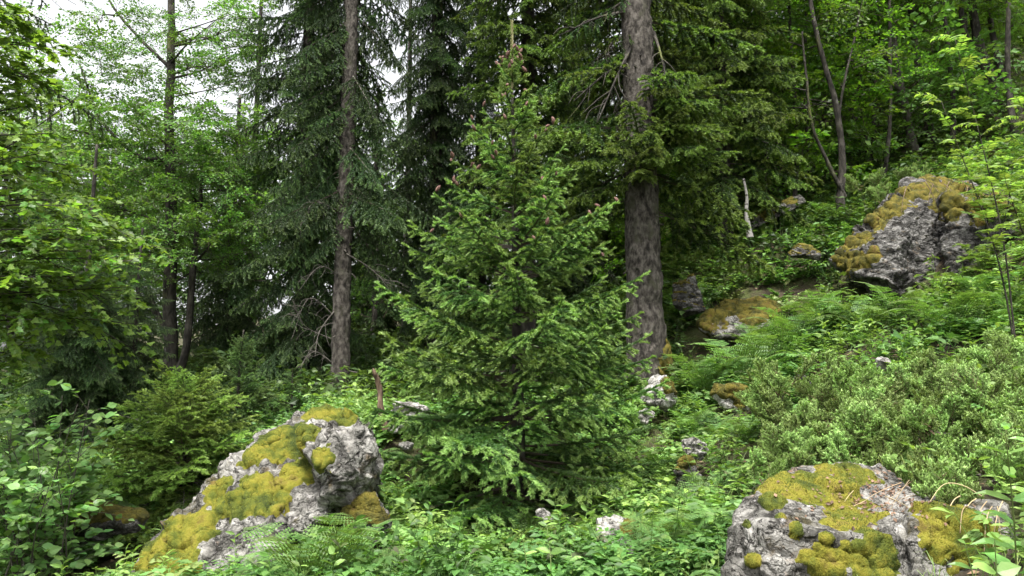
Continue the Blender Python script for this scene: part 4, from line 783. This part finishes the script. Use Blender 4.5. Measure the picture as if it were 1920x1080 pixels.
small(1020, 968, 17, 15, 6.9, 'little pinkish stone under the lowest boughs of the young spruce', 39)
small(688, 975, 38, 44, 6.6, 'brown mossy stone between the outcrop and the young spruce', 40, 'rock_grey', moss=[(680, 950, 40), (665, 960, 30)], moss_mat='moss_dark')
small(770, 772, 36, 22, 9.6, 'pale rock half hidden left of the young spruce', 41)
small(745, 795, 22, 18, 9.2, 'small white rock beside the broken stick', 42)
small(762, 836, 14, 10, 8.9, 'tiny white stone low at the left flank of the young spruce', 46)
small(1505, 715, 17, 18, 9.2, 'small grey rock peeking out above the juniper', 43, 'rock_grey')
small(1658, 684, 15, 14, 8.8, 'small pinkish rock among the tips of the juniper', 44)
c1 = LP((1402, 428, 15.6), (1420, 400, 15.8), (1500, 364, 16.2), (1512, 378, 16), (1490, 392, 15.7), (1410, 432, 15.5), (1500, 380, 17), (1410, 415, 17))
rock([c1], 'slanted pale slab on the slope behind the birch snag', .035, 45, 'rock', .8, moss=[(1430, 395, 22), (1480, 372, 20)], freq=1.4, foot=False, moss_mat='moss_dark', fuzz=.3)
small(1296, 560, 34, 36, 13.4, 'dark shaded rock behind the foot of the massive trunk', 47, 'rock_grey', top=.6, moss_mat='moss_dark', fuzz=.2, freq=1.2)
small(165, 985, 85, 34, 7.0, 'low mossy mound at the lower left below the shrub', 48, 'rock_grey', top=.15, moss_mat='moss_dark', fuzz=.6, freq=1.2)
small(1510, 480, 26, 22, 13.5, 'brown earthy rock left of the crag', 49, 'rock_grey', top=.4, moss_mat='moss_dark', fuzz=.2, freq=1.2)

# broken stick
p = spline(LP((724, 805, 9.2), (714, 760, 9.2), (711, 725, 9.25), (699, 690, 9.2)), 16); V, Fc = tube(p, np.interp(np.linspace(0, 1, 16), [0, .5, .95, 1], [.045, .032, .03, .004]), 11, .45, 3, 22)
obj('broken_stick', mesh('broken_stick', V - p[0], Fc, M['dead'], smooth=True), loc=p[0], label='broken orange-brown dead stem standing left of the young spruce', cat='stump')

# ------------------------------------------------------------------ ferns
def frond(name, L, seed, pairs=20):
    rng = np.random.default_rng(seed); r = spline([[0, 0, 0], [L * .35, 0, .25 * L], [L * .72, 0, .28 * L], [L, 0, .12 * L]], 30); g = Geo(); V, Fc = tube(r, np.linspace(.004, .001, 30), 3); g.add(V, Fc, (.4, .7, .5))
    A, B, C, T = [], [], [], []
    for k in range(pairs):
        f = .12 + .86 * k / pairs; i = int(f * 29); q = r[i]; tn = unit(r[min(29, i + 1)] - r[i]); w = L * .24 * math.sin(math.pi * min(1, (f * .92 + .10))) ** .8 * (1.15 - f * .45)
        for sd in (-1, 1):
            d = unit(np.array([tn[0] * .35, sd, tn[2] * .35 - .12 + rng.normal(0, .05)])); m = 7; wid = L * .030
            for s in range(m):
                a = q + d * w * s / m; b = q + d * w * (s + .9) / m; ww = wid * (1.1 - s / m) ** .7 + .002
                for e in (-1, 1):
                    A.append(a); B.append(b); C.append((a + b) / 2 + tn * e * ww + d * w * .03); T.append([rng.random() * .5 + .4 * (f > .8), 0, rng.random()])
    n = len(A); g.add(np.stack([A, B, C], 1).reshape(-1, 3), np.arange(3 * n).reshape(-1, 3), np.repeat(np.array(T), 3, 0))
    return g.mesh(name, M['fern'])
FR = [frond(f'frond_{k}', .72, 600 + k) for k in range(4)]
def fern(base, label, seed, n=9, sc=1.0, group='ferns on the slope', facing_cam=False):
    rng = np.random.default_rng(seed); t = thing('fern', base, label, 'fern', group); a0 = rng.uniform(0, 6)
    for k in range(n):
        a = a0 + k * 2 * math.pi / n + rng.normal(0, .2); s = sc * rng.uniform(.75, 1.15)
        obj('frond', FR[k % 4], t, M=Matrix.Rotation(a, 4, 'Z') @ Matrix.Rotation(-rng.uniform(.15, .85), 4, 'Y') @ Matrix.Rotation(rng.normal(0, .25), 4, 'X') @ Matrix.Diagonal((s, s, s, 1)))
for k, (px, py, D, sc, lab) in enumerate([(585, 1085, 5.5, 1.15, 'bright fern in front of the mossy outcrop at the bottom edge'), (650, 1060, 5.8, .9, 'smaller fern between the mossy outcrop and the young spruce'), (1215, 1010, 6.4, .6, 'fern rising behind the upright pale stone'),
        (1330, 715, 10.8, 1.4, 'fern below the flat-topped mossy rock, nearest the massive trunk'), (1390, 700, 10.8, 1.5, 'large fern in the middle of the patch below the flat-topped mossy rock'), (1450, 680, 11, 1.4, 'fern at the juniper side of the patch below the flat-topped rock'), (1560, 600, 11.6, 1.3, 'fern left of the hollow under the crag'), (1620, 620, 11, 1.3, 'fern under the overhang of the crag'),
        (1290, 690, 11.2, .9, 'dark fern touching the massive trunk'), (1350, 800, 9.4, .7, 'fern below the rock with the ginger moss cap'), (1290, 960, 7, .7, 'fern right of the young spruce near the brownish rock'), (1500, 640, 11.4, 1.3, 'fern above the juniper, left of the hollow'), (1890, 570, 9.4, .9, 'fern at the right edge below the saplings'),
        (1780, 600, 10, 1.2, 'fern in front of the right flank of the crag'), (200, 1070, 6.3, .6, 'fern at the bottom edge left of the outcrop'), (120, 1060, 6.4, .6, 'fern at the bottom edge under the round-leaved shrub'), (520, 1090, 5.5, .75, 'fern overlapping the lower edge of the mossy outcrop'), (1235, 1060, 5.9, .7, 'fern right of the upright pale stone at the bottom edge'), (1310, 1040, 5.8, .7, 'fern between the upright stone and the pale boulder'),
        (1420, 620, 12.0, 1.0, 'fern right under the lip of the flat-topped mossy rock'), (1530, 560, 12.6, 1.0, 'fern left of the dark hollow of the crag'), (1680, 600, 10.8, 1.2, 'fern in front of the foot of the crag'), (1840, 540, 10.6, .9, 'fern on the slope under the short sapling'), (1290, 780, 9.6, .8, 'fern right of the pointed rock'), (1250, 850, 8.6, .7, 'fern between the young spruce and the small white rock'), (1400, 820, 8.8, .7, 'fern below the left end of the juniper thicket'),
        (1330, 930, 7.2, .8, 'fern left of the golden moss cap'), (680, 1090, 5.5, .7, 'fern at the bottom edge below the brown mossy stone'), (1550, 420, 16, 1.0, 'fern at the foot of the forked tree'), (690, 860, 8.6, .7, 'fern behind the mossy outcrop')]):
    fern(G(px, py, D), lab, 700 + k, 11, sc)

# ------------------------------------------------------------------ juniper
JB = mature(M['juniper'], 'juniper', (361, 362, 363), L=.34, a0=20, a1=55, bare=.15, sp=.022, hang=-.25, dens=620, nl=.017, nw=.0085, kside=.42, sub=.08, subsp=.028, tiplen=.05, r=.005, light=(.4, 1.0), needle_dark=(.0, .5), sang=40)
def juniper(px0, px1, py0, py1, D0, D1, n, label, seed):
    rng = np.random.default_rng(seed); b = G((px0 + px1) / 2, py1, (D0 + D1) / 2); t = thing('juniper_bush', b, label, 'juniper', 'sprawling junipers')
    k = 0
    while k < n:
        px, py = rng.uniform(px0, px1), rng.uniform(py0, py1); f = (py1 - py) / (py1 - py0); D = D0 + (D1 - D0) * f + rng.normal(0, .12); w = P(px, py, D); g = float(gz(w[0], w[1])[0])
        w[2] = g + (max(w[2], g + .10) - g) * .72 + rng.normal(0, .08) - .1; yaw = rng.uniform(0, 6.28); big = rng.uniform(.8, 1.35)
        for q in range(int(rng.integers(4, 9))):
            a = yaw + rng.normal(0, 1.1); s = big * rng.uniform(.75, 1.15); me, _ = JB[k % 3]; k += 1
            obj('spray', me, t, M=Matrix.Translation(Vector(w - b + rng.normal(0, .035, 3))) @ Matrix.Rotation(a, 4, 'Z') @ Matrix.Rotation(-rng.uniform(-.1, .75), 4, 'Y') @ Matrix.Rotation(rng.normal(0, .5), 4, 'X') @ Matrix.Diagonal((s, s, s, 1)))
        g0 = np.array([w[0] + rng.normal(.3, .25), w[1] + .3, 0]); g0[2] = float(gz(g0[0], g0[1])[0]); bare_branch(t, b, [g0, (g0 + w) / 2 + [0, 0, .03], w], .010, M['bark_grey'], 'stem', 4, seed * 100 + k)
juniper(1420, 1620, 690, 850, 6.4, 8.6, 150, 'grey-green juniper at the left end of the thicket above the pale boulder', 1)
juniper(1580, 1780, 660, 850, 6.0, 8.2, 165, 'grey-green juniper in the middle of the thicket behind the golden moss cap', 2)
juniper(1740, 1980, 650, 830, 5.6, 7.8, 165, 'grey-green juniper reaching the right edge of the picture', 3)
juniper(1600, 1740, 310, 360, 14, 15.5, 45, 'low juniper on the bank on top of the crag', 4)

juniper(1770, 1960, 870, 925, 4.9, 5.7, 70, 'low juniper spray touching the right end of the pale boulder', 5)

# ------------------------------------------------------------------ broad-leaved plants at the bottom right and in front
def opp_plant(base, tip, label, seed, tpl, size, nodes=6, mat='plant', group=None, lean=.3):
    rng = np.random.default_rng(seed); t = thing('leafy_plant', base, label, 'plant', group); s = spline([base, base * .5 + tip * .5 + [.02, 0, .03], tip], 20); V, Fc = tube(s, np.linspace(.005, .002, 20), 5)
    obj('stem', mesh('plant_stem', V - base, Fc, M['grass'], np.array([.5, 0, .5]), smooth=True), t)
    pos, d, sz = [], [], []
    for k in range(nodes):
        f = .25 + .75 * k / (nodes - 1); q = s[min(19, int(f * 19.99))]; a = k * 1.5 + rng.normal(0, .2)
        for h in (0, math.pi): pos.append(q); d.append([math.cos(a + h), math.sin(a + h), lean]); sz.append(size * (1.05 - .55 * f) * rng.uniform(.85, 1.15))
    leaf_cloud(t, base, tpl, M[mat], np.array(pos), np.array(d), np.array(sz), 'plant', seed, .15, 60)
opp_plant(G(1895, 1075, 3.5), P(1885, 805, 3.2), 'bright plant with pointed paired leaves at the right edge beside the boulder', 801, LEAF_LANCE, .24, 8)
opp_plant(G(1950, 1060, 3.4), P(1935, 830, 3.3), 'pointed-leaved plant cut by the right edge', 802, LEAF_LANCE, .2, 7)
opp_plant(G(1850, 1150, 3.3), P(1865, 1010, 3.2), 'plant with rounded leaves in the bottom right corner', 803, LEAF_ROUND, .16, 4)
opp_plant(G(1830, 1150, 3.6), P(1810, 1020, 3.6), 'low pale plant in front of the right end of the boulder', 804, LEAF_LANCE, .15, 4)
opp_plant(G(1030, 1110, 5.2), P(1025, 985, 5.4), 'broad pale herb in front of the foot of the young spruce', 805, LEAF_OV, .15, 5)
opp_plant(G(1065, 1120, 5.2), P(1070, 1020, 5.3), 'short pale herb between young spruce and upright stone', 806, LEAF_OV, .14, 4)
opp_plant(G(985, 1120, 5.3), P(980, 1010, 5.4), 'herb with narrow leaves below the young spruce', 807, LEAF_LANCE, .14, 4)

# ------------------------------------------------------------------ undergrowth
def herb_a(rng):     # upright stem with paired leaves
    g = Geo(); h = rng.uniform(.14, .32); tip = np.array([rng.normal(0, .06), rng.normal(0, .06), h]); pos, d, sz = [], [], []
    V, Fc = segs(np.zeros((1, 3)), tip[None], np.array([.003]), np.array([.0015])); g.add(V, Fc, (.3, 0, .5)); n = int(rng.integers(4, 6))
    for k in range(n):
        f = .35 + .65 * k / (n - 1); a = k * 1.57 + rng.normal(0, .3)
        for q in (0, math.pi): pos.append(tip * f); d.append([math.cos(a + q), math.sin(a + q), rng.normal(.1, .25)]); sz.append(rng.uniform(.045, .075) * (1.2 - .4 * f))
    return g, pos, d, sz, LEAF_LITE
def herb_far(rng): return herb_b(rng)[:4] + (LEAF_KITE,)
def herb_b(rng):     # spreading palmate leaves on thin stalks
    g = Geo(); pos, d, sz = [], [], []
    for k in range(int(rng.integers(6, 10))):
        a = rng.uniform(0, 6.28); r = rng.uniform(.03, .15); t = np.array([math.cos(a) * r, math.sin(a) * r, rng.uniform(.08, .24)]); V, Fc = segs(np.zeros((1, 3)), t[None], np.array([.002]), np.array([.001])); g.add(V, Fc, (.3, 0, .5))
        for q in (-.9, 0, .9): pos.append(t); d.append([math.cos(a + q), math.sin(a + q), rng.normal(-.05, .25)]); sz.append(rng.uniform(.04, .065))
    return g, pos, d, sz, LEAF_LITE
def herb_d(rng):     # rosette of large jagged leaves
    g = Geo(); pos, d, sz = [], [], []
    for k in range(int(rng.integers(4, 7))):
        a = rng.uniform(0, 6.28); r = rng.uniform(.04, .12); t = np.array([math.cos(a) * r, math.sin(a) * r, rng.uniform(.1, .22)]); V, Fc = segs(np.zeros((1, 3)), t[None], np.array([.003]), np.array([.0015])); g.add(V, Fc, (.3, 0, .5)); pos.append(t); d.append([math.cos(a), math.sin(a), rng.normal(0, .2)]); sz.append(rng.uniform(.09, .14))
    return g, pos, d, sz, LEAF_LOBED
def herb_e(rng):     # narrow whorled leaves
    g = Geo(); h = rng.uniform(.18, .34); tip = np.array([rng.normal(0, .08), rng.normal(0, .08), h]); pos, d, sz = [], [], []; V, Fc = segs(np.zeros((1, 3)), tip[None], np.array([.0025]), np.array([.0012])); g.add(V, Fc, (.3, 0, .5))
    for k in range(16): f = .2 + .8 * k / 15; a = k * 2.4; pos.append(tip * f); d.append([math.cos(a), math.sin(a), .35]); sz.append(rng.uniform(.06, .1) * (1.2 - .5 * f))
    return g, pos, d, sz, LEAF_LANCE
def herb_c(rng):     # feathery low fern-like sprig
    g = Geo(); pos, d, sz = [], [], []
    for k in range(5):
        a = rng.uniform(0, 6.28); L = rng.uniform(.15, .3)
        for s in np.linspace(.2, 1, 8):
            q = np.array([math.cos(a) * L * s * .8, math.sin(a) * L * s * .8, L * (s - .45 * s * s)])
            for sd in (-1, 1): pos.append(q); aa = a + sd * 1.1; d.append([math.cos(aa), math.sin(aa), -.1]); sz.append(.07 * (1.15 - s) + .015)
    return g, pos, d, sz, LEAF_KITE
def proto(fn, seed):
    rng = np.random.default_rng(seed); g, pos, d, sz, tpl = fn(rng); pos, d, sz = np.array(pos), np.array(d), np.array(sz); n = len(pos)
    V, Fc, m = stamp(tpl, pos, rotmats(d, unit(np.array([0, 0, 1.0]) + rng.normal(0, .25, (n, 3))), rng.normal(0, .25, n)), sz); g.add(V, Fc, np.repeat(np.stack([rng.random(n) * .8, np.zeros(n), rng.random(n)], -1), m, 0)); return g.arr()
rng = np.random.default_rng(33)
def scatter(n, dmin, dmax, seed):
    rng = np.random.default_rng(seed); y = dmin + (dmax - dmin) * rng.random(n) ** .9; x = rng.uniform(-.80, .80, n) * (y + .6); z = gz(x, y); p = np.stack([x, y, z], -1)
    px, py = proj(p); ok = (py < 1190) & (px > -120) & (px < 2040)
    for (c, v) in ROCKS:
        lo, hi = c.min(0) - .02, c.max(0) + .02; cand = np.where(ok & (x > lo[0]) & (x < hi[0]) & (y > lo[1]) & (y < hi[1]))[0]
        if len(cand): d = np.sqrt(((p[cand, None, :2] - c[None]) ** 2).sum(-1)).min(1); ok[cand[d < max(.06, v * 4)]] = False
    return p[ok]
def cover(name, label, fns, n, dmin, dmax, seed, size=(.7, 1.3), mat='herb', thin=None, nproto=6):
    rng = np.random.default_rng(seed); protos = [proto(f, seed * 10 + k) for k in range(nproto) for f in fns]; pts = scatter(n, dmin, dmax, seed)
    if thin is not None: pts = pts[thin(pts, rng)]
    which = rng.integers(len(protos), size=len(pts)); g = Geo()
    for w, (V0, F0, T0) in enumerate(protos):
        q = pts[which == w]; k = len(q)
        if not k: continue
        a = rng.uniform(0, 6.28, k); s = rng.uniform(*size, k); c, sn = np.cos(a) * s, np.sin(a) * s
        V = np.stack([q[:, None, 0] + c[:, None] * V0[:, 0] - sn[:, None] * V0[:, 1], q[:, None, 1] + sn[:, None] * V0[:, 0] + c[:, None] * V0[:, 1], q[:, None, 2] + (s * (1 + .5 * fbm(q * 1.7, 2, 31)))[:, None] * V0[:, 2] - .01], -1)
        T = np.broadcast_to(T0, (k, len(V0), 3)).copy(); pv = fbm(q * .9, 2, 9); T[..., 0] = np.clip(T[..., 0] + .6 * pv[:, None] + rng.normal(0, .15, k)[:, None], 0, 1); T[..., 2] = np.clip(T[..., 2] + rng.normal(0, .15, k)[:, None], 0, 1); T[..., 1] = ((rng.random(k) < .05) * rng.uniform(.3, .8, k))[:, None]
        g.add(V.reshape(-1, 3), (F0[None] + (np.arange(k) * len(V0))[:, None, None]).reshape(-1, 3), T.reshape(-1, 3))
    o = obj(name, g.mesh(name, M[mat]), kind='stuff', label=label); o['category'] = 'undergrowth'; return o
patch = lambda f, lo, sd: (lambda p, rng: fbm(p * f, 2, sd) > lo)
HX, HY = P(972, 955, 8)[:2]
def clear(p, rng):       # room under the low boughs of the young spruce and in front of the lens
    px, py = proj(p); d = np.hypot(p[:, 0] - HX, p[:, 1] - HY); return ((d > 1.25) | (rng.random(len(p)) < .15)) & ((p[:, 1] > 4.9) | (px > 1880)) & ~np.any([(np.abs(px - fx) < fr * .9) & (p[:, 1] < fd + .1) & (p[:, 1] > fd - .11 * fd) for fx, fy, fr, fd in FACES], axis=0)
both = lambda f, lo, sd: (lambda p, rng: clear(p, rng) & (fbm(p * f, 2, sd) > lo))
cover('undergrowth', 'leafy green herbs covering the slope between the rocks', [herb_a, herb_b], 5600, 3.2, 15, 1, (.7, 1.8), 'herb', both(1.3, -.35, 41))
cover('jagged_undergrowth', 'jagged-leaved low plants in patches between the rocks', [herb_d], 900, 4.5, 13, 4, (.8, 1.5), 'shrub', both(.45, .0, 21))
cover('narrow_undergrowth', 'narrow-leaved upright herbs in patches on the slope', [herb_e], 2600, 4.2, 13, 5, (.7, 1.5), 'rowan', both(.5, .05, 23))
cover('distant_undergrowth', 'leafy herbs covering the upper slope among the trunks', [herb_far], 6000, 11, 34, 2, (1.5, 3.2), 'herb_far', clear)
cover('feathery_undergrowth', 'feathery low fern growth over the slope', [herb_c], 5600, 4.2, 18, 3, (.9, 2.0), 'fern', both(.4, -.3, 4))
cover('bank_undergrowth', 'ferny growth on the steep bank left of the crag', [herb_c, herb_far], 2600, 11.5, 20, 6, (1.3, 2.4), 'fern', lambda p, rng: (p[:, 0] > 2.6) & (p[:, 0] < 12) & clear(p, rng))
# grass tufts
def grass(name, label, pts, mat, seed, nb=12, h=(.12, .3), spread=.04, w=.005):
    rng = np.random.default_rng(seed); n = len(pts) * nb; b = np.repeat(pts, nb, 0) + np.concatenate([rng.normal(0, spread, (n, 2)), np.full((n, 1), -.01)], -1); a = rng.uniform(0, 6.28, n); l = rng.uniform(*h, n); bend = rng.uniform(.2, .9, n)
    dx = np.stack([np.cos(a), np.sin(a), a * 0], -1); sd = np.stack([-np.sin(a), np.cos(a), a * 0], -1) * w / 2; up = np.array([0, 0, 1.0])
    m1 = b + up * (l * .5)[:, None] + dx * (l * .18 * bend)[:, None]; m2 = b + up * (l * (.85 - .2 * bend))[:, None] + dx * (l * .5 * bend)[:, None]; tp = b + up * (l * (1 - .55 * bend))[:, None] + dx * (l * .85 * bend)[:, None]
    V = np.stack([b - sd, b + sd, m1 - sd, m1 + sd, m2 - sd * .7, m2 + sd * .7, tp], 1).reshape(-1, 3); F0 = np.array([[0, 1, 3], [0, 3, 2], [2, 3, 5], [2, 5, 4], [4, 5, 6]]); Fc = (F0[None] + (np.arange(n) * 7)[:, None, None]).reshape(-1, 3)
    o = obj(name, mesh(name, V, Fc, M[mat], np.repeat(np.stack([rng.random(n), np.zeros(n), rng.random(n)], -1), 7, 0)), kind='stuff', label=label, cat='grass'); return o
gp = np.concatenate([scatter(1500, 3.2, 12, 6), (lambda a, b: np.stack([a, b, gz(a, b)], -1))(np.random.default_rng(1).uniform(3.0, 4.6, 260), np.random.default_rng(2).uniform(5.5, 6.8, 260))]); gp = gp[(fbm(gp * .8, 2, 12) > .05) | (np.arange(len(gp)) >= len(gp) - 12)]; grass('grass', 'thin green grass tufts scattered between herbs', gp, 'grass', 7)
# leaf litter on the ground
lp = scatter(16000, 3.2, 17, 8); n = len(lp); rng = np.random.default_rng(9); th = rng.uniform(0, 6.28, n); d = np.stack([np.cos(th), np.sin(th), rng.normal(0, .3, n)], -1)
V, Fc, m = stamp(LEAF_KITE, lp + [0, 0, .012], rotmats(d, unit(np.array([0, 0, 1.]) + rng.normal(0, .35, (n, 3))), rng.normal(0, .3, n)), rng.uniform(.03, .07, n))
obj('leaf_litter', mesh('leaf_litter', V, Fc, M['litter'], np.repeat(np.stack([rng.random(n), np.zeros(n), rng.random(n)], -1), m, 0)), kind='stuff', label='brown fallen leaves on the forest floor', cat='litter')

# ------------------------------------------------------------------ dry stalks and twigs
def strands(name, label, cat, starts, mat, seed, r=.004, sag=.3, group=None):
    """a tuft of arching dry stalks; starts: (root, tip)"""
    rng = np.random.default_rng(seed); base = np.array(starts[0][0]); t = thing(name, base, label, cat, group)
    for a, b in starts:
        a, b = np.array(a), np.array(b); l = np.linalg.norm(b - a); p = spline([a, a * .65 + b * .35 + [0, 0, sag * l * .6], a * .3 + b * .7 + [0, 0, sag * l * .75], b], 16)
        V, Fc = tube(p, np.linspace(r, r * .4, 16), 4); obj('stalk', mesh('stalk', V - base, Fc, M[mat], np.array([rng.random(), 0, rng.random()]), smooth=True), t)
strands('dry_grass', 'pale dry grass stalks arching over the right end of the boulder', 'dry grass', [(P(x0, y0, d), P(x1, y1, d - .25)) for x0, y0, x1, y1, d in
    [(1800, 930, 1770, 1010, 4.7), (1830, 935, 1795, 1030, 4.7), (1850, 940, 1820, 1060, 4.65), (1860, 950, 1845, 1040, 4.6), (1870, 950, 1880, 1050, 4.6), (1840, 930, 1740, 945, 4.8), (1880, 940, 1860, 1070, 4.5), (1815, 950, 1800, 1000, 4.6)]], 'straw', 1, .0042, .25)
strands('dry_grass', 'fallen straw lying on the brown hollow of the boulder', 'dry grass', [(P(x0, y0, d), P(x1, y1, d - .2)) for x0, y0, x1, y1, d in
    [(1720, 895, 1640, 975, 5.1), (1705, 900, 1660, 980, 5.05), (1690, 905, 1600, 960, 5.1), (1740, 925, 1650, 960, 5.0), (1600, 920, 1575, 960, 5.0), (1660, 930, 1720, 965, 4.95), (1620, 940, 1560, 985, 4.8)]], 'straw', 2, .003, .08)
strands('dead_twigs', 'bleached dead twigs hanging over the brow of the crag', 'twigs', [(P(x0, y0, d), P(x1, y1, d - .35)) for x0, y0, x1, y1, d in
    [(1735, 340, 1765, 410, 12.7), (1750, 345, 1740, 385, 12.7), (1770, 345, 1790, 370, 12.7), (1730, 335, 1760, 360, 12.7), (1800, 342, 1830, 356, 12.7), (1858, 350, 1885, 405, 12.4), (1870, 360, 1900, 380, 12.4), (1700, 350, 1690, 400, 12.6), (1815, 350, 1810, 395, 12.6), (1780, 340, 1772, 372, 12.6)]], 'dead', 3, .009, .12)
# litter lying on the boulder hollow
rng = np.random.default_rng(17); n = 420; cx = rng.normal(1660, 75, n); cyy = rng.normal(930, 26, n)
dep = bpy.context.evaluated_depsgraph_get(); pp, nn = [], []
bpy.context.view_layer.update()
for a, b in zip(cx, cyy):
    q = P(a, b, 5.0); d = Vector(q - CAM).normalized(); ok, loc, nor, _, o, _ = S.ray_cast(dep, Vector(CAM), d)
    if ok and o.name.split('.')[0] in ('boulder', 'moss', 'ground', 'moss_shoots') and nor.z > .25: pp.append(loc[:]); nn.append(nor[:])
if len(pp) > 5:
    pp, nn = np.array(pp), np.array(nn); n = len(pp); d = np.cross(nn, unit(rng.normal(size=(n, 3)))); V, Fc, m = stamp(LEAF_KITE, pp + nn * .01, rotmats(d, unit(nn + rng.normal(0, .35, (n, 3))), rng.normal(0, .3, n)), rng.uniform(.015, .04, n))
    obj('leaf_litter', mesh('boulder_litter', V, Fc, M['litter'], np.repeat(np.stack([rng.random(n), np.zeros(n), rng.random(n)], -1), m, 0)), kind='stuff', label='dry brown leaves caught on the boulder at lower right', cat='litter')
